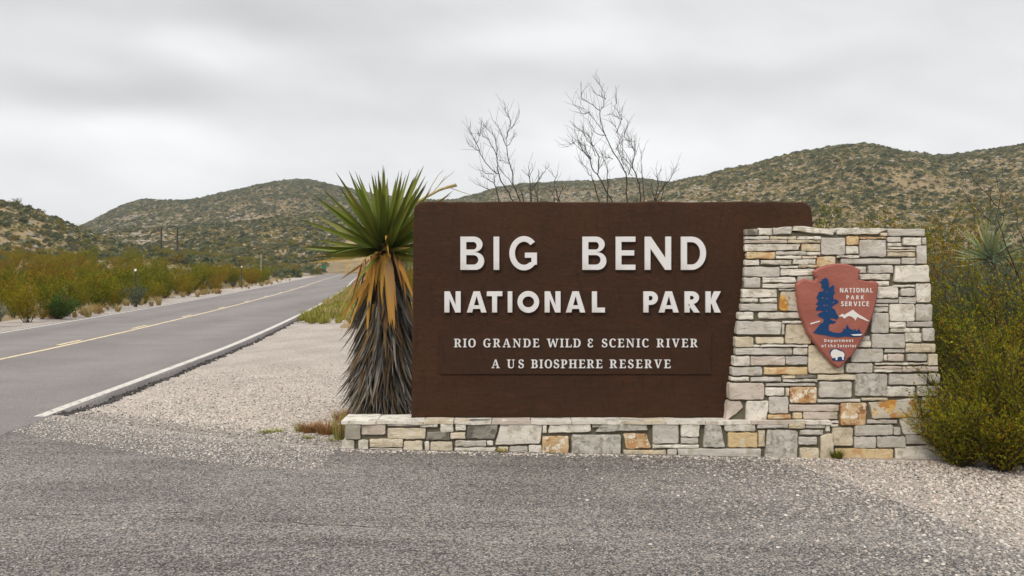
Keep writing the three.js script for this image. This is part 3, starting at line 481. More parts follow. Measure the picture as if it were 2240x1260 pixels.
const sans = await new FontLoader().loadAsync('fonts/droid/droid_sans_bold.typeface.json');
function textGeo(ch, font, depth, flip) {
  const g = new TextGeometry(ch, { font, size: 1, depth: 1, curveSegments: 4, bevelEnabled: false });
  if (flip) { g.scale(-1, 1, 1); const p = g.attributes.position, n = g.attributes.normal; for (let i = 0; i < p.count; i += 3) for (const a of [p, n]) { const t = [a.getX(i), a.getY(i), a.getZ(i)]; a.setXYZ(i, a.getX(i + 1), a.getY(i + 1), a.getZ(i + 1)); a.setXYZ(i + 1, ...t); } g.computeVertexNormals(); }
  g.computeBoundingBox(); g.translate(-g.boundingBox.min.x, 0, 0); g.scale(1, 1, depth); g.computeBoundingBox(); return g;
}
// a word between two columns, letters fitted to the measured width; toWorld maps a pixel to x, y on the face
function word(text, xa, xb, ya, yb, font, m, parent, toWorld, z, depth, sx = 1) {
  const cap = textGeo('E', font, 1).boundingBox.max.y, [x0, yBase] = toWorld(xa, yb), [x1] = toWorld(xb, yb), H = toWorld(xa, ya)[1] - yBase, k = H / cap;
  const gs = [...text].map((c) => c === '&' ? textGeo('3', font, depth, true) : textGeo(c, font, depth)), ws = gs.map((g) => g.boundingBox.max.x * k * sx), gap = gs.length > 1 ? (x1 - x0 - ws.reduce((a, b) => a + b, 0)) / (gs.length - 1) : 0;
  let x = x0; gs.forEach((g, i) => { g.scale(k * sx, k, 1); g.translate(x, yBase, z); mesh('letter', g, m, parent); x += ws[i] + gap; });
}
{
  const a = onPlane(960, 727, PZ), b = onPlane(1555, 818, PZ), g = new THREE.BoxGeometry(b[0] - a[0], a[1] - b[1], 0.016); g.translate((a[0] + b[0]) / 2, (a[1] + b[1]) / 2, -PZ + 0.0075);
  const u = g.attributes.uv; for (let i = 0; i < u.count; i++) u.setXY(i, u.getX(i) * 1.2 + 0.3, u.getY(i) * 0.2 + 0.6);
  const plaque = mesh('plaque', g, M.plaque, panel), tw = (x, y) => onPlane(x, y, PZ - 0.02), z = -PZ + 0.0152;
  for (const [t, x0, x1] of [['RIO', 285, 405], ['GRANDE', 447, 755], ['WILD', 797, 983], ['&', 1022, 1055], ['SCENIC', 1100, 1357], ['RIVER', 1402, 1628]]) word(t, X2(x0), X2(x1), Y2(809), Y2(856), serif, M.letter, plaque, tw, z, 0.012, 0.92);
  for (const [t, x0, x1] of [['A', 492, 536], ['U', 577, 615], ['S', 640, 667], ['BIOSPHERE', 710, 1103], ['RESERVE', 1143, 1479]]) word(t, X2(x0), X2(x1), Y2(924), Y2(971), serif, M.letter, plaque, tw, z, 0.012, 0.92);
  const sg = new THREE.SphereGeometry(0.006, 8, 6); sg.scale(1, 1, 0.5);
  for (const [x, y] of [[968, 735], [1547, 735], [968, 810], [1547, 810]]) { const p = onPlane(x, y, PZ - 0.017); const k = sg.clone(); k.translate(p[0], p[1], -PZ + 0.0165); mesh('screw', k, M.plaque, plaque); }
}

// ---------------------------------------------------------------- arrowhead emblem on the pillar
{
  const E = thing('arrowhead_sign', 'reddish brown arrowhead shaped emblem board with dark blue tree mounted on stone pillar', 'sign');
  const EZ = 8.672, sp = (X, Y) => { const q = onPlane(1720 + X / 4.8455, 560 + Y / 4.8455, EZ); return [q[0], q[1]]; };
  const V = (l, j = 0) => l.map(([x, y]) => new THREE.Vector2(...sp(x + rr(-j, j), y + rr(-j, j))));
  const outline = [[275, 165], [330, 125], [420, 95], [530, 78], [620, 85], [700, 105], [760, 135], [782, 155], [765, 180], [758, 245], [800, 256], [860, 268], [930, 265], [970, 290], [960, 360], [945, 470], [920, 590], [885, 690], [830, 820], [770, 930], [700, 1040], [620, 1120], [545, 1190], [490, 1155], [420, 1080], [350, 1000], [270, 900], [200, 790], [150, 660], [120, 560], [105, 430], [95, 300], [130, 265], [190, 235], [240, 258], [290, 265], [308, 235], [282, 190]];
  const rough = []; outline.forEach((p, i) => { const q = outline[(i + 1) % outline.length], n = Math.max(1, Math.round(Math.hypot(q[0] - p[0], q[1] - p[1]) / 28)); for (let k = 0; k < n; k++) rough.push([mix(p[0], q[0], k / n) + (k ? rr(-4, 4) : 0), mix(p[1], q[1], k / n) + (k ? rr(-4, 4) : 0)]); });
  const g = new THREE.ExtrudeGeometry(new THREE.Shape(V(rough)), { depth: 0.03, bevelEnabled: true, bevelThickness: 0.018, bevelSize: 0.016, bevelOffset: -0.016, bevelSegments: 1 }); g.translate(0, 0, -EZ - 0.012);
  const boardMap = makeTex(512, (u, v, i, j) => { const b = fbm(u, v, 4, 4, 5, 400), c = fbm(u, v, 20, 50, 3, 410); return mul3(m3([146, 88, 77], [162, 102, 90], clamp(0.5 + b * 0.6 + c * 0.2)), 0.97 + 0.06 * hash2(i, j, 12)); });
  const board = mesh('board', toCreasedNormals(g, 0.5), std({ map: boardMap, bumpMap: plasterBump, bumpScale: 0.004, roughness: 0.7 }), E);
  const front = -EZ + 0.0358, blue = std({ color: lin(0.010, 0.05, 0.15), roughness: 0.55 }), white = std({ color: lin(0.72, 0.71, 0.69), roughness: 0.6 });
  const flat = (name, pts, m, z, d = 0.004, parent = E) => { const q = new THREE.ExtrudeGeometry(new THREE.Shape(V(pts)), { depth: d, bevelEnabled: false }); q.translate(0, 0, z); return mesh(name, q, m, parent); };
  flat('tree_emblem', [[400, 222], [412, 245], [430, 240], [428, 268], [440, 290], [435, 318], [465, 325], [480, 305], [495, 325], [490, 360], [500, 395], [480, 420], [488, 455], [520, 460], [545, 485], [520, 505], [490, 520], [465, 545], [500, 565], [520, 610], [542, 645], [520, 672], [490, 660], [440, 660], [470, 680], [515, 690], [490, 715], [445, 715], [434, 740], [436, 785], [490, 808], [560, 812], [588, 790], [588, 765], [608, 775], [622, 740], [635, 725], [650, 765], [680, 775], [700, 788], [712, 765], [722, 788], [740, 788], [755, 765], [770, 800], [796, 825], [780, 852], [700, 855], [600, 850], [540, 860], [450, 850], [390, 836], [340, 830], [270, 810], [300, 780], [328, 740], [350, 713], [378, 700], [384, 668], [330, 640], [315, 620], [340, 600], [388, 583], [340, 577], [300, 575], [305, 545], [330, 530], [300, 510], [310, 490], [330, 480], [305, 440], [325, 400], [330, 380], [375, 370], [385, 355], [355, 330], [365, 300], [335, 270], [360, 265], [370, 240], [385, 245]], blue, front);
  for (const [x, y, w] of [[410, 378, 7], [372, 442, 12], [414, 446, 8], [386, 518, 10], [416, 518, 7], [484, 488, 8], [412, 580, 5], [440, 328, 8]]) flat('emblem_gap', [[x - w, y + 4], [x, y - 5], [x + w, y + 3], [x, y + 8]], board.material, front + 0.0042, 0.0012);
  flat('mountain_emblem', [[540, 637], [580, 610], [600, 624], [630, 604], [690, 568], [740, 610], [800, 645], [870, 692], [838, 686], [760, 655], [738, 642], [715, 682], [700, 652], [690, 656], [680, 640], [640, 634], [598, 662], [580, 640]], white, front);
  flat('snow_line', [[240, 710], [340, 682], [343, 693], [245, 722]], white, front);
  flat('water_streak', [[665, 828], [792, 822], [775, 840], [700, 842]], white, front + 0.0042, 0.0015);
  flat('bison_outline', [[444, 1012], [462, 988], [508, 977], [556, 986], [600, 1014], [610, 1050], [606, 1104], [540, 1110], [470, 1102], [468, 1082], [494, 1086], [480, 1062], [446, 1042]], blue, front);
  flat('bison_emblem', [[456, 1018], [470, 1000], [490, 986], [516, 986], [548, 1000], [584, 1012], [598, 1030], [600, 1060], [592, 1068], [594, 1096], [578, 1096], [574, 1070], [564, 1062], [534, 1066], [526, 1074], [524, 1098], [508, 1098], [506, 1076], [492, 1072], [480, 1080], [466, 1066], [454, 1044]], white, front + 0.0042, 0.0015);
  for (const [t, x0, x1, y0, y1] of [['NATIONAL', 553, 898, 338, 386], ['PARK', 622, 806, 416, 458], ['SERVICE', 566, 860, 480, 530], ['Department', 390, 694, 877, 908], ['of', 360, 408, 933, 964], ['the', 428, 508, 933, 964], ['Interior', 530, 726, 933, 964]]) word(t, x0, x1, y0, y1, sans, white, E, sp, front, 0.004, t.length === 8 && t[0] === 'N' ? 0.9 : 0.92);
}

// ---------------------------------------------------------------- yucca
function blade(len, wid, droop, fold, ca, cb, seg = 6) {     // a leaf along +y, folded, bending towards +z
  const G = new Geo();
  for (let k = 0; k <= seg; k++) { const t = k / seg, w = wid * (t < 0.12 ? 0.75 + 2 * t : (1 - (t - 0.12) / 0.88) ** 0.75) / 2 + 0.0006, y = len * (t - droop * droop * t * t * 0.2), z = droop * len * t * t * 0.5, c = typeof ca === 'function' ? ca(t) : m3(ca, cb, t); G.v(-w, y, z + w * fold, c); G.v(0, y, z, c.map((q) => q * 0.96)); G.v(w, y, z + w * fold, c); if (k) { const a = 3 * (k - 1), b = 3 * k; G.t(a, a + 1, b); G.t(a + 1, b + 1, b); G.t(a + 1, a + 2, b + 1); G.t(a + 2, b + 2, b + 1); } }
  return G.build();
}
function orient(o, dir, twist = 0) { o.quaternion.setFromUnitVectors(new THREE.Vector3(0, 1, 0), new THREE.Vector3(...dir).normalize()); o.rotateY(twist); return o; }
{
  const Z0 = 10.1, base = [(842 - CX) / FOC * Z0, 0, -Z0], Y = thing('yucca', 'tall yucca with green dagger leaves and shaggy dead skirt beside the sign panel', 'yucca', base), r = rngOf(61);
  const crown = EYE + (HOR - 545) / FOC * Z0;
  const T = new Geo(); const tp = [], tr = []; for (let k = 0; k <= 10; k++) { tp.push([0.02 * Math.sin(k), -0.05 + (crown + 0.12) * k / 10, 0.02 * Math.cos(k * 1.7)]); tr.push(0.20 - 0.05 * k / 10 + 0.02 * (k % 2)); } T.tube(tp, tr, 12, [0.045, 0.032, 0.022]);
  mesh('trunk', T.build(), M.vc, Y);
  const gl = []; for (let v = 0; v < 6; v++) { const a = [0.05 + 0.03 * r(), 0.085 + 0.03 * r(), 0.016], b = [0.11 + 0.07 * r(), 0.16 + 0.06 * r(), 0.024]; gl.push(blade(1, 0.086, v % 3 === 0 ? 0.03 : v === 4 ? 0.4 : 0.15, 0.5, (t) => t > 0.96 ? [0.10, 0.07, 0.03] : m3(a, b, S(0, 0.7, t) - 0.3 * S(0.7, 1, t)))); }
  gl.push(blade(1, 0.07, 0.25, 0.5, (t) => m3([0.12, 0.13, 0.025], [0.42, 0.29, 0.08], S(0.2, 0.8, t))));
  for (let k = 0; k < 138; k++) {
    const az = k * 2.39996 + r() * 0.5, q = (k + 0.5) / 138, el = mix(86, -14, q ** 0.85) * Math.PI / 180 + rr(-0.16, 0.16, r), len = rr(0.66, 1.0, r) * (q < 0.1 ? 0.9 : 1);
    const d = [Math.cos(el) * Math.sin(az), Math.sin(el), Math.cos(el) * Math.cos(az)];
    const tip = [base[0] + d[0] * len, crown + d[1] * len, base[2] + d[2] * len]; if (tip[2] > -9.15 && tip[0] > -1.0 && tip[1] < 2.4) continue;
    const o = mesh('leaf', gl[q > 0.72 && k % 5 === 0 ? 6 : k % 6], M.waxy, Y); o.position.set(d[0] * 0.05, crown - 0.04 + 0.09 * (1 - q), d[2] * 0.05); orient(o, d, rr(-0.6, 0.6, r)); const s = len; o.scale.set(s * rr(0.85, 1.15, r), s, s);
  }
  // yellowing leaves bent down over the skirt
  const yl = []; for (let v = 0; v < 4; v++) { const a = v === 3 ? [0.30, 0.20, 0.10] : [0.50 + 0.14 * r(), 0.29 + 0.07 * r(), 0.08], b = [0.42, 0.20 + 0.06 * r(), 0.045]; yl.push(blade(1, 0.115, 0.12, 0.25, a, b)); }
  for (let k = 0; k < 40; k++) {
    const az = k % 2 ? rr(-1.5, 1.5, r) : r() * 6.28, el = -rr(55, 88, r) * Math.PI / 180, len = rr(0.32, 0.86, r), d = [Math.cos(el) * Math.sin(az), Math.sin(el), Math.cos(el) * Math.cos(az)];
    const o = mesh('yellow_leaf', yl[k % 4], M.leaf, Y); o.position.set(Math.sin(az) * rr(0.14, 0.24, r), crown - 0.02 - 0.26 * r() * r(), Math.cos(az) * rr(0.14, 0.26, r)); orient(o, d, az); o.scale.set(len, len, len);
  }
  for (const [px, py, qx, qy, w] of [[806, 610, 736, 706, 0.8], [792, 576, 762, 672, 0.75], [790, 580, 742, 612, 0.5], [762, 570, 754, 603, 0.4], [845, 515, 851, 560, 0.6], [810, 620, 768, 700, 0.9]]) {
    const a = onPlane(px, py, Z0 - 0.2), b = onPlane(qx, qy, Z0 - 0.34), d = [b[0] - a[0], b[1] - a[1], b[2] - a[2]], L = Math.hypot(...d), o = mesh('yellow_leaf', yl[(px + qx) % 4], M.leaf, Y); o.position.set(a[0] - base[0], a[1], a[2] - base[2]); orient(o, d, 0.3); o.scale.set(L * w + 0.12, L, L * 0.6);
  }
  // dead leaves hanging round the trunk
  const dl = []; for (let v = 0; v < 8; v++) { const g = [0.13, 0.07, 0.045, 0.26, 0.06, 0.035, 0.30, 0.10][v], br = v % 4 === 1; dl.push(blade(1, rr(0.05, 0.09, r), rr(-0.5, 0.05, r), rr(0.5, 1.3, r), br ? [0.22, 0.13, 0.05] : [g * 1.05, g * 0.98, g * 0.86], br ? [0.10, 0.07, 0.04] : [g * 0.8, g * 0.74, g * 0.66], 5)); }
  const rest = []; const M4 = new THREE.Matrix4(), O = new THREE.Object3D(); let front = 0;
  for (let k = 0; k < 1150; k++) {
    const az = r() * Math.PI * 2, h = mix(crown - 0.16, 0.42, Math.sqrt(r()) * 0.98), len = Math.min(rr(0.42, 0.72, r), h - 0.02), rad = 0.17 + 0.08 * r(), reach = (h > 1.5 ? 0.16 : 0.2) * rr(0.2, 1.15, r);
    const d = [Math.sin(az + rr(-0.5, 0.5, r)) * reach, -len, Math.cos(az + rr(-0.5, 0.5, r)) * reach];
    O.position.set(Math.sin(az) * rad, h, Math.cos(az) * rad); O.quaternion.identity(); orient(O, d, az + rr(-0.7, 0.7, r)); O.scale.set(len * rr(0.6, 1.1, r), len, len); O.updateMatrix();
    if (Math.cos(az) > 0 && front < 290) { front++; const o = mesh('dead_leaf', dl[k % 8], M.leaf, Y); o.position.copy(O.position); o.quaternion.copy(O.quaternion); o.scale.copy(O.scale); } else rest.push(dl[k % 8].clone().applyMatrix4(O.matrix));
  }
  stuff(mesh('dead_leaf_skirt', mergeGeometries(rest), M.leaf, Y));
  // spent flower stalk leaning over the panel
  const F = new Geo(), L = (pts, r0, r1) => { const w = pts.map(([x, y], k) => { const q = onPlane(x, y, Z0 + 0.3); return [q[0] - base[0], q[1], q[2] - base[2] + rr(-0.02, 0.02, r)]; }); F.tube(w, w.map((_, k) => mix(r0, r1, k / (w.length - 1))), 5, [0.42, 0.33, 0.17]); };
  L([[850, 500], [900, 450], [930, 432], [965, 414], [1000, 406]], 0.02, 0.012); L([[960, 416], [980, 409], [998, 404]], 0.016, 0.016);
  for (const t of [[[930, 432], [946, 404], [958, 384], [970, 372]], [[944, 424], [968, 396], [994, 375]], [[985, 411], [1010, 420], [1034, 428]], [[960, 405], [975, 385]], [[900, 450], [925, 455], [960, 437], [985, 428]]]) L(t, 0.005, 0.0025);
  mesh('flower_stalk', F.build(), M.vc, Y);
}

// ---------------------------------------------------------------- bare shrubs behind the panel (branches traced, twigs grown)
const zm = ([x, y]) => [980 + x / 4.3077, 160 + y / 4.3077];
function bareShrub(lines, Z, label, seed, opt = {}) {
  const r = rngOf(seed), f = opt.map || zm, px0 = f(lines[0][0])[0], bx = (px0 - CX) / FOC * Z, gy = terrain(bx, -Z), T = thing('bare_shrub', label, 'shrub', [bx, gy, -Z], opt.group), G = new Geo(), Lf = new Geo();
  const col = opt.col || [0.065, 0.052, 0.044];
  lines.forEach((ln, n) => {
    let dz = rr(-0.2, 0.2, r); const drift = rr(-0.25, 0.25, r);
    const w = ln.map((p, k) => { const [a, b] = f(p), q = onPlane(a, b, Z); return [q[0] - bx, q[1] - gy, dz * (n ? 1 : 0.3) + drift * k / ln.length + rr(-0.03, 0.03, r)]; });
    const fromTop = ln[0][1] >= (opt.low || 1180); if (fromTop) w.unshift([w[0][0] * 0.35, -0.03, 0]);
    const r0 = fromTop ? 0.0105 : 0.0052 + 0.002 * (w.length > 4 ? 1 : 0); const fine = [];
    for (let k = 0; k + 1 < w.length; k++) for (let s = 0; s < 3; s++) { const t = s / 3; fine.push([0, 1, 2].map((i) => mix(w[k][i], w[k + 1][i], t) + (k + s ? rr(-0.011, 0.011, r) : 0))); } fine.push(w[w.length - 1]);
    G.tube(fine, fine.map((_, k) => mix(r0, 0.0022, k / (fine.length - 1))), 4, col);
    for (let k = fromTop ? 4 : 1; k < fine.length; k++) for (let q = 0; q < (opt.twigs ?? 2); q++) {
      if (r() < 0.35) continue; const p = fine[k], a = fine[k - 1]; let d = new THREE.Vector3(p[0] - a[0], p[1] - a[1], p[2] - a[2]).normalize().add(new THREE.Vector3(rr(-1, 1, r), rr(-0.2, 0.8, r), rr(-1, 1, r))).normalize();
      const len = rr(0.06, 0.26, r), pts = [p]; for (let s = 1; s <= 3; s++) { d.add(new THREE.Vector3(rr(-0.4, 0.4, r), rr(-0.1, 0.4, r), rr(-0.4, 0.4, r))).normalize(); const e = pts[s - 1]; pts.push([e[0] + d.x * len / 3, e[1] + d.y * len / 3, e[2] + d.z * len / 3]); }
      G.tube(pts, [0.0024, 0.002, 0.0017, 0.0013], 3, col.map((c) => c * 1.5));
      if (p[1] < (opt.leafTop || 0) && r() < 0.9) for (let s = 0; s < 14; s++) { const e = pts[1 + Math.floor(r() * 3)]; Lf.leaf([e[0] + rr(-0.05, 0.05, r), e[1] + rr(-0.05, 0.05, r), e[2] + rr(-0.05, 0.05, r)], [rr(-1, 1, r), rr(-0.3, 1, r), rr(-1, 1, r)], 0.03, 0.014, m3([0.13, 0.12, 0.02], [0.22, 0.19, 0.035], r()), r); }
    }
  });
  mesh('branches', G.build(), M.vc, T); if (Lf.i.length) mesh('foliage', Lf.build(), M.leaf, T); return T;
}
bareShrub([[[670, 1200], [620, 1050], [610, 930], [575, 830], [555, 690], [520, 600], [480, 510], [420, 430]], [[545, 640], [560, 580], [590, 500], [570, 430], [545, 360], [535, 300]], [[590, 530], [640, 470], [670, 395]], [[560, 700], [600, 640], [640, 560]], [[620, 1200], [550, 1090], [480, 960], [465, 850], [458, 760], [455, 650], [440, 580], [370, 500], [330, 470]], [[470, 960], [430, 935], [360, 860], [310, 780], [270, 650], [215, 570], [195, 500]], [[310, 750], [250, 720], [210, 700]], [[265, 640], [305, 550], [320, 500]], [[305, 550], [265, 535]], [[430, 940], [360, 930], [300, 910]], [[458, 780], [390, 640], [325, 600]], [[575, 850], [530, 830], [490, 810]], [[620, 1060], [540, 960], [500, 910]], [[470, 1190], [440, 1040], [380, 1000], [310, 970]], [[440, 1040], [440, 980]], [[400, 1110], [350, 1090], [240, 1030]]], 12.4, 'bare dark shrub with two long leaning stems behind the sign panel', 71, { leafTop: 1.9, twigs: 2 });
bareShrub([[[1690, 1200], [1690, 960], [1650, 870], [1560, 740], [1490, 590], [1430, 380], [1470, 300], [1485, 160], [1415, 45]], [[1490, 590], [1400, 470], [1330, 380], [1270, 335]], [[1330, 380], [1250, 400], [1170, 300]], [[1430, 370], [1320, 290], [1260, 250], [1250, 180]], [[1475, 270], [1420, 225], [1380, 190]], [[1480, 580], [1390, 550], [1320, 440]], [[1570, 730], [1610, 650], [1580, 560], [1520, 480]], [[1590, 560], [1640, 450], [1640, 350]], [[1640, 440], [1570, 410], [1510, 390]], [[1610, 430], [1560, 340], [1565, 285]], [[1700, 960], [1740, 850], [1640, 680], [1650, 560]], [[1560, 800], [1500, 790], [1430, 730]], [[1650, 870], [1620, 740], [1600, 700]]], 12.6, 'tallest bare dark shrub reaching high into the sky behind the sign panel', 72, { twigs: 2 });
bareShrub([[[1540, 1200], [1400, 960], [1340, 900], [1335, 810], [1260, 750], [1160, 660]], [[1400, 960], [1410, 800], [1360, 700], [1330, 600], [1200, 520]], [[1340, 820], [1280, 700], [1200, 640], [1130, 700]], [[1360, 700], [1310, 640], [1270, 560]], [[1390, 780], [1350, 680], [1340, 560]], [[1420, 1190], [1360, 1010], [1300, 940], [1240, 850]], [[1400, 960], [1440, 860], [1460, 840]], [[1500, 1190], [1500, 1050], [1490, 900], [1460, 840]], [[1335, 810], [1250, 700], [1190, 560]]], 12.2, 'twiggy bare shrub tangled low behind the sign panel beside the tallest shrub', 73, { leafTop: 1.95, twigs: 3 });
bareShrub([[[1820, 1200], [1810, 1050], [1740, 900], [1760, 740], [1720, 650], [1660, 600], [1690, 470]], [[1740, 900], [1660, 800], [1640, 720], [1650, 640]], [[1830, 1190], [1820, 960], [1810, 770]], [[1760, 740], [1700, 700], [1680, 600]], [[1750, 960], [1700, 860], [1640, 780]], [[1760, 780], [1770, 690], [1720, 600]]], 12.9, 'dense dark twiggy shrub crossing right of the tallest bare shrub behind the panel', 74, { leafTop: 1.95, twigs: 3 });
bareShrub([[[1950, 1200], [2000, 1050], [1990, 960], [2040, 890]], [[1960, 1190], [2030, 1050], [2100, 980], [2120, 910]], [[1920, 1190], [1900, 1100], [1880, 1080]], [[2010, 1190], [2040, 1080], [2060, 1020]]], 12.0, 'small twiggy shrub with olive leaves peeping over the panel top near the pillar', 75, { leafTop: 2.3 });
bareShrub([[[780, 1200], [770, 1000], [755, 890]], [[770, 980], [700, 920]], [[770, 980], [800, 900]], [[790, 1190], [780, 1100], [860, 1000], [900, 930], [950, 870]], [[860, 1000], [850, 900]], [[720, 1190], [690, 1100], [670, 1080]], [[840, 1190], [830, 1130], [850, 1090]]], 12.1, 'small twiggy shrub with yellowish leaves peeping over the panel top between the bare shrubs', 76, { leafTop: 2.2 });
bareShrub([[[1050, 1200], [1010, 1060], [1020, 980], [970, 920]], [[1040, 1190], [1060, 1120], [1090, 1100]], [[1000, 1190], [980, 1130], [960, 1110]]], 12.5, 'single thin twiggy stem peeping over the middle of the panel top', 77, { leafTop: 2.2 });

// ---------------------------------------------------------------- leafy bushes
function bushGeos(o, seed) {                                  // vase of stems carrying small leaves
  const r = rngOf(seed), G = new Geo(), L = new Geo(), pal = o.pal;
  for (let k = 0; k < o.stems; k++) {
    const az = r() * Math.PI * 2, lean = o.lean * Math.sqrt(r()), len = o.h * rr(0.7, 1.05, r), pts = [[rr(-0.06, 0.06, r) * o.h, -0.04, rr(-0.06, 0.06, r) * o.h]]; let d = new THREE.Vector3(Math.sin(az) * lean, 1, Math.cos(az) * lean).normalize();
    for (let s = 1; s <= 5; s++) { d.add(new THREE.Vector3(rr(-0.18, 0.18, r), rr(-0.06, 0.1, r), rr(-0.18, 0.18, r))).normalize(); const p = pts[s - 1]; pts.push([p[0] + d.x * len / 5, p[1] + d.y * len / 5, p[2] + d.z * len / 5]); }
    G.tube(pts, pts.map((_, i) => mix(o.thick, o.thick * 0.3, i / 5)), 3, o.bark);
    const tone = r();
    for (let q = 0; q < o.twigs; q++) {
      const t = mix(o.from, 1, r() ** 0.8) * 4.999, i = Math.floor(t), f = t - i, p = [0, 1, 2].map((a) => mix(pts[i][a], pts[i + 1][a], f));
      const td = new THREE.Vector3(pts[i + 1][0] - pts[i][0], pts[i + 1][1] - pts[i][1], pts[i + 1][2] - pts[i][2]).normalize().multiplyScalar(0.6).add(new THREE.Vector3(rr(-1, 1, r), rr(-0.35, 0.8, r), rr(-1, 1, r)).multiplyScalar(o.spread)).normalize(), tl = o.twig * rr(0.5, 1.2, r);
      const e = [p[0] + td.x * tl, p[1] + td.y * tl + 0.1 * tl, p[2] + td.z * tl]; if (e[1] < 0.02) continue;
      if (o.twigRad) G.tube([p, e], [o.twigRad, o.twigRad * 0.5], 3, o.bark.map((c) => c * 1.3));
      for (let n = 0; n < o.leaves; n++) { const u = mix(0.15, 1.05, r()), j = o.jit; const c = m3(pal[Math.floor(clamp(tone * 0.6 + r() * 0.4, 0, 0.999) * pal.length)], pal[Math.floor(r() * pal.length)], 0.35 * r()).map((x) => x * rr(0.75, 1.25, r)); L.leaf([mix(p[0], e[0], u) + rr(-j, j, r), Math.max(0.01, mix(p[1], e[1], u) + rr(-j, j, r)), mix(p[2], e[2], u) + rr(-j, j, r)], [td.x + rr(-1, 1, r), td.y + rr(-0.4, 1, r), td.z + rr(-1, 1, r)], o.leaf * rr(0.7, 1.3, r), o.leaf * o.aspect, c, r); }
    }
  }
  return [G.build(), L.build()];
}
const olive = [[0.17, 0.135, 0.006], [0.22, 0.17, 0.008], [0.27, 0.205, 0.012], [0.12, 0.11, 0.006]], oliveBrown = [[0.18, 0.12, 0.008], [0.22, 0.135, 0.01], [0.15, 0.11, 0.007], [0.26, 0.19, 0.02]], oliveGreen = [[0.12, 0.125, 0.006], [0.16, 0.16, 0.008], [0.09, 0.105, 0.005], [0.21, 0.185, 0.012]], deepGreen = [[0.035, 0.07, 0.014], [0.05, 0.09, 0.016], [0.07, 0.11, 0.02]], grey = [[0.10, 0.13, 0.085], [0.13, 0.16, 0.11], [0.075, 0.105, 0.065], [0.15, 0.17, 0.10]], straw = [[0.40, 0.30, 0.12], [0.34, 0.26, 0.11], [0.46, 0.37, 0.17]];
const bark = [0.06, 0.045, 0.035];
function bush(name, geos, label, p, s, turn, category = 'bush', group) { const T = thing(name, label, category, p, group); T.rotation.y = turn; T.scale.set(s, s, s); mesh('stems', geos[0], M.vc, T); mesh('foliage', geos[1], M.leaf, T); return T; }
const gnd = (px, Z, dy = 0) => { const x = (px - CX) / FOC * Z; return [x, (Z < 14 && x < 6.4 ? nearG(x, Z) : terrain(x, -Z)) + dy, -Z]; };
// creosote beside the pillar, three plants close together
const nearCreosote = (seed, h, n) => bushGeos({ h, stems: n, lean: 1.0, thick: 0.008, bark, from: 0.03, twigs: 56, twig: 0.26, twigRad: 0.0017, spread: 0.62, leaves: 17, jit: 0.009, leaf: 0.021, aspect: 0.5, pal: [...olive, ...oliveGreen].map((c) => c.map((q) => q * 1.25)) }, seed);
bush('creosote_bush', nearCreosote(81, 1.62, 54), 'big olive creosote bush with feathery sprays spilling over the foot of the stone pillar', gnd(2250, 8.5), 1.05, 0.3);
bush('creosote_bush', nearCreosote(82, 0.66, 26), 'low olive creosote sprig leaning against the foot of the stone pillar', gnd(2100, 8.38), 1, 1.3);
bush('creosote_bush', nearCreosote(87, 0.8, 26), 'knee high olive creosote sprig at the foot of the big creosote bush', gnd(2195, 8.2), 1, 0.9);
bush('creosote_bush', nearCreosote(83, 1.9, 36), 'tall olive creosote bush standing behind the big one by the pillar', gnd(2185, 9.45), 1, 2.2);
bush('sage_bush', bushGeos({ h: 1.55, stems: 46, lean: 0.75, thick: 0.008, bark, from: 0.1, twigs: 44, twig: 0.30, twigRad: 0.0015, spread: 0.6, leaves: 16, jit: 0.009, leaf: 0.026, aspect: 0.35, pal: [[0.05, 0.085, 0.035], [0.07, 0.11, 0.05], [0.10, 0.13, 0.055], [0.06, 0.08, 0.02]] }, 84), 'dark grey green feathery bush just behind the stone pillar', gnd(2125, 10.2), 1.12, 0.4);
bush('sage_bush', bushGeos({ h: 1.6, stems: 36, lean: 0.6, thick: 0.008, bark, from: 0.15, twigs: 40, twig: 0.30, twigRad: 0.0015, spread: 0.6, leaves: 15, jit: 0.01, leaf: 0.028, aspect: 0.35, pal: grey }, 85), 'pale grey green feathery bush under the blue yucca', gnd(2235, 10.9), 1.3, 0.8);
// blue-grey yucca rosette behind them
{
  const Z = 12.0, b = gnd(2165, Z), T = thing('blue_yucca', 'pale blue green yucca rosette rising behind the grey green bushes', 'yucca', b), r = rngOf(86), c = EYE + (HOR - 568) / FOC * Z - b[1];
  const G = new Geo(); G.tube([[0, -0.05, 0], [0.03, c * 0.5, 0], [0, c, 0]], [0.1, 0.09, 0.08], 9, [0.12, 0.09, 0.06]); mesh('trunk', G.build(), M.vc, T);
  const gs = [0, 1, 2].map((v) => blade(1, 0.065, [0.05, 0.2, 0.35][v], 0.5, [0.12, 0.17, 0.08], [0.24 + 0.05 * v, 0.31, 0.14]));
  for (let k = 0; k < 62; k++) { const az = k * 2.39996, el = mix(85, -25, (k + 0.5) / 62) * Math.PI / 180 + rr(-0.2, 0.2, r), len = rr(0.42, 0.7, r), d = [Math.cos(el) * Math.sin(az), Math.sin(el), Math.cos(el) * Math.cos(az)], o = mesh('leaf', gs[k % 3], M.waxy, T); o.position.set(0, c, 0); orient(o, d, rr(-0.6, 0.6, r)); o.scale.set(len, len, len); }
}
const zr = ([x, y]) => [1900 + x / 1.6588, 300 + y / 1.6579];
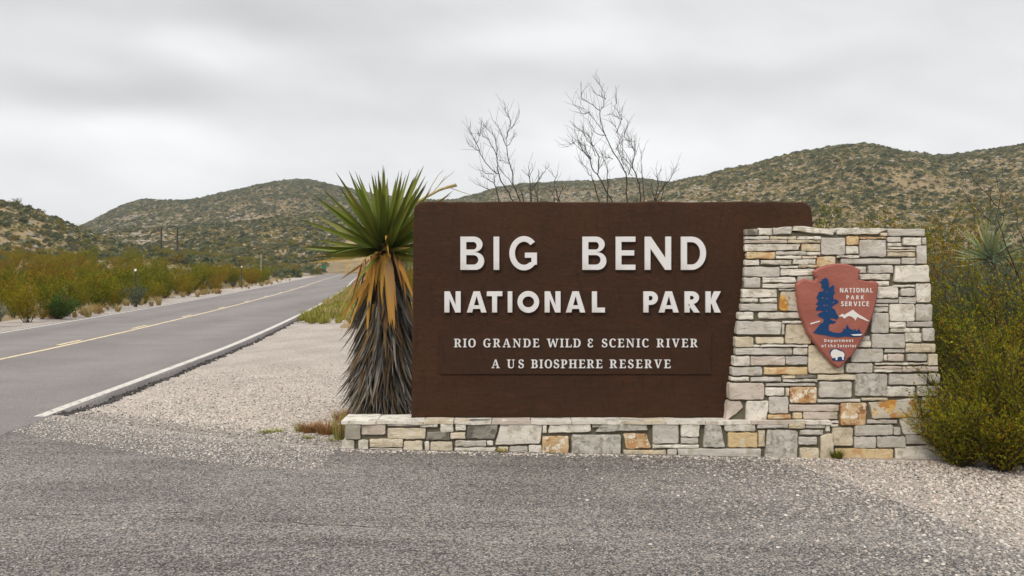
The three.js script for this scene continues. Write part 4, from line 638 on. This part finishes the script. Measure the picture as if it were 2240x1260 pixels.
bareShrub([[[575, 640], [555, 540], [510, 430], [490, 350], [478, 290], [490, 200], [470, 120]], [[478, 300], [440, 280], [390, 230], [362, 180]], [[478, 250], [440, 200], [400, 150], [368, 105]], [[490, 350], [500, 300], [502, 240]], [[420, 260], [425, 200]], [[540, 500], [490, 430], [470, 380]], [[575, 640], [600, 480], [545, 320], [530, 270]]], 9.7, 'dark bare branching shrub rising above the bushes beside the pillar', 78, { map: zr, low: 635, twigs: 1, col: [0.05, 0.03, 0.022] });
bareShrub([[[510, 790], [470, 740], [420, 660], [360, 600], [340, 560]], [[430, 680], [415, 620], [430, 560]], [[470, 740], [440, 650], [450, 600]]], 9.0, 'thin dark dead stem slanting through the bushes beside the pillar', 79, { map: zr, low: 785, twigs: 1, col: [0.045, 0.03, 0.025] });

// ---------------------------------------------------------------- scrub flat beyond the road and behind the sign
const protoOpt = { h: 1.35, stems: 20, lean: 0.75, thick: 0.01, bark, from: 0.1, twigs: 22, twig: 0.26, twigRad: 0, spread: 0.8, leaves: 6, jit: 0.05, leaf: 0.062, aspect: 0.55 };
const protoPal = [olive, oliveBrown, oliveGreen, olive, oliveGreen, oliveBrown, grey];
const protos = protoPal.map((pal, k) => bushGeos({ ...protoOpt, pal }, 90 + k));
const kindLabel = ['olive creosote bush', 'brownish olive creosote bush', 'greener olive creosote bush', 'olive creosote bush', 'greener olive creosote bush', 'brownish olive creosote bush', 'grey green desert shrub'];
{
  const r = rngOf(101), spots = [], cell = new Map();
  const free = (x, z, d) => { const cx = Math.floor(x / 2), cz = Math.floor(z / 2); for (let i = -1; i <= 1; i++) for (let j = -1; j <= 1; j++) for (const q of cell.get((cx + i) + ',' + (cz + j)) || []) if (Math.hypot(q[0] - x, q[1] - z) < d) return false; const k = cx + ',' + cz; if (!cell.has(k)) cell.set(k, []); cell.get(k).push([x, z]); return true; };
  for (let k = 0; k < 42000; k++) {
    const Z = 14 + 240 * r() ** 1.5, u = rr(-0.78, 0.78, r), x = u * Z; if (u > -0.11 && u < 0.28 && Z < 40 && r() > 0.2) continue;
    const lft = roadX(Z) - RL - 1.0 - 0.3 * wn(Z, 7, 0.4, 3, 210), rgt = roadX(Z) + RR;
    if (x > lft && x < rgt + (Z < 45 ? 9.5 - 0.12 * Z : 2.2)) continue;
    if (Z < 16 && u < 0.3) continue; if (Z < 13.5) continue;
    if (!free(x, -Z, Z < 50 ? 1.15 : Z < 100 ? 1.5 : 2.2)) continue; if (Z > 55 && r() < 0.85 * S(-0.35, 0.25, wn(x, Z, 0.03, 3, 262)) * S(50, 75, Z)) continue;
    spots.push([x, Z, u, r(), r() * 6.28, r()]);
  }
  spots.sort((a, b) => a[1] - b[1]);
  const lftOf = (Z) => roadX(Z) - RL - 1.0;
  const inView = (s) => { const px = CX + s[2] * FOC; return px > -60 && px < 2300 && !(px > 890 && px < 2035); }, first = {}, far = protos.map(() => []); let count = 0;
  for (const s of spots) {
    const [x, Z, u, t, a, q] = s, left = x < roadX(Z), patch = wn(x, Z, 0.09, 2, 260) + wn(x, Z, 0.03, 2, 261);
    const k = t < 0.06 + 0.16 * S(50, 100, Z) ? 6 : Math.floor(clamp(0.5 + patch * 0.55 + (q - 0.5) * 0.5, 0, 0.999) * 6), sc = (left ? 1.0 : 0.85) * mix(0.45, 1.3, q ** 1.3) * (1 + 0.35 * wn(x, Z, 0.12, 2, 263)) * (k === 6 ? 0.6 : 1), p = [x, terrain(x, -Z) - 0.03, -Z];
    if (inView(s) && count < 300) {
      count++; const size = sc < 0.6 ? 'small ' : sc > 1.05 ? 'large ' : '', label = `${size}${kindLabel[k]} ${left ? (x > lftOf(Z) - 2 ? 'at the edge of the far road verge' : 'deep in the scrub beyond the road') : 'in the scrub behind the sign and pillar'}`, group = left ? 'bushes in the scrub beyond the road' : 'bushes in the scrub behind the sign';
      if (!first[k]) { first[k] = bush(k === 6 ? 'desert_shrub' : 'creosote_bush', protos[k], label, p, sc, a, 'bush', group); first[k].userData.base = k === 6 ? 'desert_shrub' : 'creosote_bush'; } else copyOf(first[k], p, a, sc, label, group);
    } else far[k].push([new THREE.Matrix4().compose(new THREE.Vector3(...p), new THREE.Quaternion().setFromEuler(new THREE.Euler(0, a, 0)), new THREE.Vector3(sc, sc, sc)), q]);
  }
  for (const k in first) delete first[k].userData.base;
  far.forEach((l, k) => { if (l.length) stuff(instanced('distant_scrub', protos[k][1], M.leaf, l, (q) => lin(0.9 + 0.2 * q, 0.9 + 0.2 * q, 0.9 + 0.2 * q)), `dense ${kindLabel[k]} cover on the flat below the hills`, 'scrub'); });
}
// tall bushes showing above the pillar
{
  const tall = (seed, pal, h) => bushGeos({ ...protoOpt, h, stems: 24, twigs: 34, leaf: 0.045, twigRad: 0.002, twig: 0.24, leaves: 7, pal, lean: 0.6 }, seed);
  for (const [px, Z, row, pal, label, sd] of [[1832, 14.2, 462, oliveGreen, 'tall yellowish green bush behind where the panel meets the pillar', 151], [1890, 15.6, 470, oliveGreen, 'second green bush showing over the middle of the pillar', 152], [2012, 16.4, 462, oliveBrown, 'round brownish olive bush showing over the outer corner of the pillar', 153], [2105, 17.5, 468, olive, 'olive bush behind the bare branching shrub', 154], [1755, 13.6, 476, oliveGreen, 'low green bush hidden behind the end of the panel', 155], [2075, 13.8, 545, oliveBrown, 'brownish bush close behind the outer side of the pillar', 156]]) { const p = gnd(px, Z), h = EYE + (HOR - row) / FOC * Z - p[1]; bush('tall_bush', tall(sd, pal, h / 0.98), label, p, 1, sd); }
}
// a dark green bush right at the far verge
{ const Z = 29.4, p = gnd(128, Z); bush('green_bush', bushGeos({ ...protoOpt, h: 0.72, lean: 1.4, stems: 30, pal: deepGreen, leaf: 0.05, leaves: 8 }, 98), 'low dark green bush at the edge of the far road verge', p, 1, 0.2); }

// hillside cover: thousands of small shrubs, grass clumps and rocks
{
  const r = rngOf(111);
  const clump = (seed, n, flat) => { const G = new Geo(), q = rngOf(seed); for (let k = 0; k < n; k++) { const az = q() * 6.283, el = q() * 1.5, d = [Math.cos(el) * Math.sin(az), Math.sin(el) * flat, Math.cos(el) * Math.cos(az)], s = 0.35 + 0.55 * q(), sh = rr(0.8, 1.2, q); G.leaf([d[0] * s * 0.75, d[1] * s * 0.75 - 0.05, d[2] * s * 0.75], [d[0] + rr(-0.8, 0.8, q), d[1] + rr(-0.3, 0.8, q), d[2] + rr(-0.8, 0.8, q)], rr(0.4, 0.6, q), 0.42, [sh, sh, sh], q); } return G.build(); };
  const rock = fixNormals(pebbleGeo(47)), g1 = clump(48, 46, 0.9), g2 = clump(49, 34, 0.6), lists = [[], [], []];
  for (let k = 0; k < 380000; k++) {
    const R0 = Math.sqrt(mix(120 ** 2, 720 ** 2, r())), a = rr(-0.62, 0.62, r), byRoad = k < 14000, z = byRoad ? -rr(130, 380, r) : -Math.cos(a) * R0, x = byRoad ? roadX(-z) + rr(-45, 60, r) : Math.sin(a) * R0, Z = -z, R = Math.hypot(x, z);
    if (Z < 292 && Math.abs(x - roadX(Z)) < 5.2) continue;
    if (R < 185 && r() < 0.3) continue;
    const den = 0.45 + wn(x, z, 0.015, 3, 270) * 0.35 + wn(x, z, 0.1, 2, 271) * 0.2, t = r(), y = terrain(x, z);
    const ledge = S(0.15, 0.5, wn(x * 0.6, y * 1.8 + z * 0.1, 0.05, 3, 272)), kind = t < 0.40 - 0.12 * ledge ? 0 : t < 0.93 - 0.3 * ledge ? 1 : 2; if (kind === 0 && r() > clamp(den + 0.25)) continue;
    const big = kind === 0 ? mix(0.3, 1.55, r() ** 3.6) : kind === 1 ? mix(0.25, 0.75, r()) : mix(0.2, 1.1, r() ** 2.5), s = big * mix(1, 1.25, S(200, 650, R));
    lists[kind].push([new THREE.Matrix4().compose(new THREE.Vector3(x, y - 0.08 * s, z), new THREE.Quaternion().setFromEuler(new THREE.Euler(0, r() * 6.28, 0)), new THREE.Vector3(s, s * (kind === 2 ? 0.8 : 0.9), s)), r()]);
  }
  const vcl = std({ vertexColors: true, specularIntensity: 0.12 });
  stuff(instanced('hillside_shrubs', g1, vcl, lists[0], (t) => t < 0.5 ? lin(0.10 + 0.07 * t, 0.112 + 0.07 * t, 0.05 + 0.03 * t) : t < 0.88 ? lin(0.175, 0.18, 0.095) : lin(0.06, 0.085, 0.04)), 'dark green shrubs dotted over the desert hillsides', 'shrubs');
  stuff(instanced('hillside_grass', g2, vcl, lists[1], (t) => t < 0.55 ? lin(0.27 + 0.1 * t, 0.23 + 0.08 * t, 0.08 + 0.04 * t) : t < 0.85 ? lin(0.19, 0.17, 0.05) : lin(0.38, 0.32, 0.14)), 'straw coloured grass clumps over the desert hillsides', 'grass');
  stuff(instanced('hillside_rocks', rock, std({}), lists[2], (t) => lin(0.23 + 0.14 * t, 0.21 + 0.12 * t, 0.175 + 0.10 * t)), 'pale rocks lying over the desert hillsides', 'rocks');
}

// ---------------------------------------------------------------- grasses and weeds
function tuftGeo(n, h, spread, pal, seed, w = 0.008) { const G = new Geo(), r = rngOf(seed); for (let k = 0; k < n; k++) { const az = r() * 6.283, b = spread * Math.sqrt(r()) * 0.4, x = Math.sin(az) * b, z = Math.cos(az) * b, l = h * rr(0.5, 1.1, r), o = spread * rr(0.2, 1, r), c = pal[Math.floor(r() * pal.length)].map((q) => q * rr(0.8, 1.2, r)), t = az + 1.57 + rr(-0.8, 0.8, r), wx = Math.sin(t) * w / 2, wz = Math.cos(t) * w / 2;
  const m = [x + Math.sin(az) * o * 0.4, l * 0.62, z + Math.cos(az) * o * 0.4], e = [x + Math.sin(az) * o, l, z + Math.cos(az) * o]; const A = G.v(x - wx, -0.01, z - wz, c), B = G.v(x + wx, -0.01, z + wz, c), C = G.v(m[0] - wx * 0.8, m[1], m[2] - wz * 0.8, c), D = G.v(m[0] + wx * 0.8, m[1], m[2] + wz * 0.8, c), E = G.v(...e, c); G.t(A, B, C); G.t(B, D, C); G.t(C, D, E); } return G.build(); }
const redGrass = [[0.26, 0.11, 0.045], [0.34, 0.17, 0.07], [0.40, 0.27, 0.10]], greenGrass = [[0.22, 0.24, 0.035], [0.30, 0.30, 0.06], [0.36, 0.32, 0.10], [0.18, 0.2, 0.03]];
const dry = [0, 1, 2].map((k) => tuftGeo(120, 0.42, 0.26, k === 2 ? redGrass.concat(straw) : straw, 120 + k, 0.014));
{ // clumps along the far verge
  const r = rngOf(131); let n = 0;
  for (let k = 0; k < 60; k++) { const Z = 29.5 + 80 * r() ** 1.5, x = roadX(Z) - RL - rr(0.35, 1.6, r), s = rr(0.35, 0.95, r); const o = tag(mesh('grass_tuft', dry[k % 3], M.leaf), (s < 0.5 ? 'small ' : s > 0.78 ? 'large ' : '') + (k % 3 === 2 ? 'reddish' : 'straw coloured') + ' dry grass tuft on the far gravel verge of the road', 'grass', 'dry grass tufts along the far verge'); o.position.set(x, 0.0, -Z); o.rotation.y = r() * 6; o.scale.set(s, s, s); n++; }
}
{ // grassy bank on the near side of the road
  const r = rngOf(133), L = [[], []], g = [tuftGeo(40, 0.30, 0.2, straw.concat(greenGrass.slice(2)), 134, 0.016), tuftGeo(40, 0.24, 0.2, greenGrass, 135, 0.016)];
  for (let k = 0; k < 2600; k++) { const Z = rr(27, 72, r), e = 0.25 + 7.5 * r() ** 1.4, x = roadX(Z) + RR + e; const px = CX + x / Z * FOC; if (px > 960) continue; const gn = wn(x, Z, 0.35, 2, 280) + (e < 2.2 ? 0.35 : -0.15) + (Z < 34 ? 0.25 : -0.15) > 0.15 ? 1 : 0; if (Z < 30 && r() < 0.4) continue; const y = Z < 37.9 ? Math.max(apronH(x, Z), terrain(x, -Z)) : terrain(x, -Z), s = rr(0.6, 1.3, r); L[gn].push([new THREE.Matrix4().compose(new THREE.Vector3(x, y - 0.02, -Z), new THREE.Quaternion().setFromEuler(new THREE.Euler(0, r() * 6, 0)), new THREE.Vector3(s, s, s)), r()]); }
  stuff(instanced('verge_grass', g[0], M.leaf, L[0], (t) => lin(0.9 + 0.2 * t, 0.9 + 0.2 * t, 0.9 + 0.2 * t)), 'straw coloured grass on the near road bank', 'grass');
  stuff(instanced('verge_grass', g[1], M.leaf, L[1], (t) => lin(0.9 + 0.2 * t, 0.9 + 0.2 * t, 0.9 + 0.2 * t)), 'yellow green grass on the near road bank', 'grass');
}
{ // tufts at the end of the low wall and round the yucca foot
  const rg = tuftGeo(420, 0.19, 0.26, redGrass, 141, 0.005), gg = tuftGeo(110, 0.16, 0.14, greenGrass.concat(straw), 142, 0.005), yg = tuftGeo(150, 0.34, 0.13, straw.concat(greenGrass), 143, 0.006), low = tuftGeo(70, 0.05, 0.11, greenGrass, 144, 0.006);
  const put = (name, g, px, py, s, label, cat = 'grass') => { const Z = groundZ(py), x = (px - CX) / FOC * Z, o = tag(mesh(name, g, M.leaf), label, cat); o.position.set(x, nearG(x, Z), -Z); o.scale.set(s, s, s); o.rotation.y = px; return o; };
  put('grass_tuft', rg, 676, 946, 0.62, 'reddish brown grass tuft second from the end of the low wall'); put('grass_tuft', rg, 716, 950, 0.78, 'largest reddish brown grass tuft beside the end of the low wall');
  put('grass_tuft', gg, 655, 944, 0.7, 'small yellow green grass tuft left of the reddish tufts'); put('grass_tuft', yg, 742, 962, 0.85, 'tall thin straw coloured grass right against the low wall end');
  put('grass_tuft', rg, 752, 922, 0.75, 'orange brown grass tuft at the foot of the yucca'); put('grass_tuft', yg, 790, 928, 0.95, 'yellow green grass under the yucca skirt behind the low wall');
  put('grass_tuft', yg, 845, 926, 0.75, 'sparse straw grass under the yucca skirt nearest the sign panel');
  for (const [x, y, s, l] of [[580, 948, 1, 'tiny yellow green weed lying farthest out on the gravel'], [606, 946, 0.9, 'tiny yellow green weed on gravel next to the farthest weed'], [672, 960, 0.8, 'tiny orange green weed in front of the reddish grass'], [728, 966, 0.8, 'tiny green weed at the foot of the low wall end']]) put('weed', low, x, y, s, l, 'weed');
  const w1 = put('weed', tuftGeo(60, 0.06, 0.10, greenGrass.slice(0, 2).concat(straw), 145, 0.008), 1097, 990, 0.8, 'small green weed growing at the foot of the low wall', 'weed'); w1.position.z = -8.58;
  const w2 = put('weed', tuftGeo(120, 0.10, 0.09, [[0.12, 0.13, 0.02], [0.16, 0.15, 0.03]], 146, 0.007), 1828, 1006, 1, 'olive weed growing where low wall meets the pillar', 'weed'); w2.position.set(3.05, nearG(3.05, 8.6), -8.58);
}

// ---------------------------------------------------------------- posts and poles
const darkSteel = std({ color: lin(0.06, 0.05, 0.045), roughness: 0.7 }), reflector = std({ color: lin(0.85, 0.85, 0.85), roughness: 0.25 }), palePost = std({ color: lin(0.55, 0.52, 0.46), roughness: 0.8 });
function delineator(px, Z, topRow, label, pale) {
  const b = gnd(px, Z), h = EYE + (HOR - topRow) / FOC * Z - b[1], T = thing('delineator_post', label, 'post', b);
  const s = new THREE.Shape(); s.moveTo(-0.024, -0.012); s.lineTo(-0.024, 0.015); s.lineTo(-0.015, 0.015); s.lineTo(-0.01, 0.0); s.lineTo(0.01, 0.0); s.lineTo(0.015, 0.015); s.lineTo(0.024, 0.015); s.lineTo(0.024, -0.012); s.closePath();
  const g = new THREE.ExtrudeGeometry(s, { depth: h + 0.1, bevelEnabled: false }); g.rotateX(-Math.PI / 2); g.translate(0, -0.1, 0); mesh('post', g, pale ? palePost : darkSteel, T);
  if (!pale) { const c = new THREE.CylinderGeometry(0.055, 0.055, 0.02, 20); c.rotateX(Math.PI / 2); c.translate(0, h - 0.05, 0.03); mesh('reflector', c, reflector, T); const k = new THREE.TorusGeometry(0.057, 0.006, 6, 20); k.translate(0, h - 0.05, 0.03); mesh('reflector_rim', k, darkSteel, T); }
}
delineator(297, 38.5, 588, 'dark roadside post with round white reflector nearest along the far verge');
delineator(529, 67, 582, 'dark roadside post with round white reflector second along the far verge');
delineator(705, 150, 572, 'farthest dark roadside post with white reflector by the green road sign');
delineator(571, 92, 556, 'tall pale post standing in the scrub beyond the road', true);
for (const [px, label] of [[353, 'dark wooden utility pole standing in scrub below the hills, taller one'], [388, 'dark wooden utility pole in scrub below the hills with short crossarm']]) {
  const Z = 210, b = gnd(px, Z), h = EYE + (HOR - 497) / FOC * Z - b[1], T = thing('utility_pole', label, 'pole', b);
  const g = new THREE.CylinderGeometry(0.17, 0.24, h + 0.6, 10); g.translate(0, h / 2 - 0.3, 0); mesh('pole', g, std({ color: lin(0.05, 0.04, 0.032) }), T); const c = new THREE.BoxGeometry(1.1, 0.16, 0.14); c.translate(0, h - 0.5, 0.2); mesh('crossarm', c, darkSteel, T);
}
{ const Z = 150, b = gnd(709, Z), T = thing('road_sign', 'small green road sign at the distant bend', 'sign', b), h = EYE + (HOR - 581) / FOC * Z - b[1]; const g = new THREE.BoxGeometry(0.75, 0.5, 0.03); g.translate(0, h - 0.25, 0.05); mesh('sign_plate', g, std({ color: lin(0.02, 0.16, 0.10) }), T); const p = new THREE.CylinderGeometry(0.04, 0.04, h + 0.2, 8); p.translate(0, h / 2 - 0.1, 0); mesh('post', p, darkSteel, T); }

renderer.render(scene, camera);
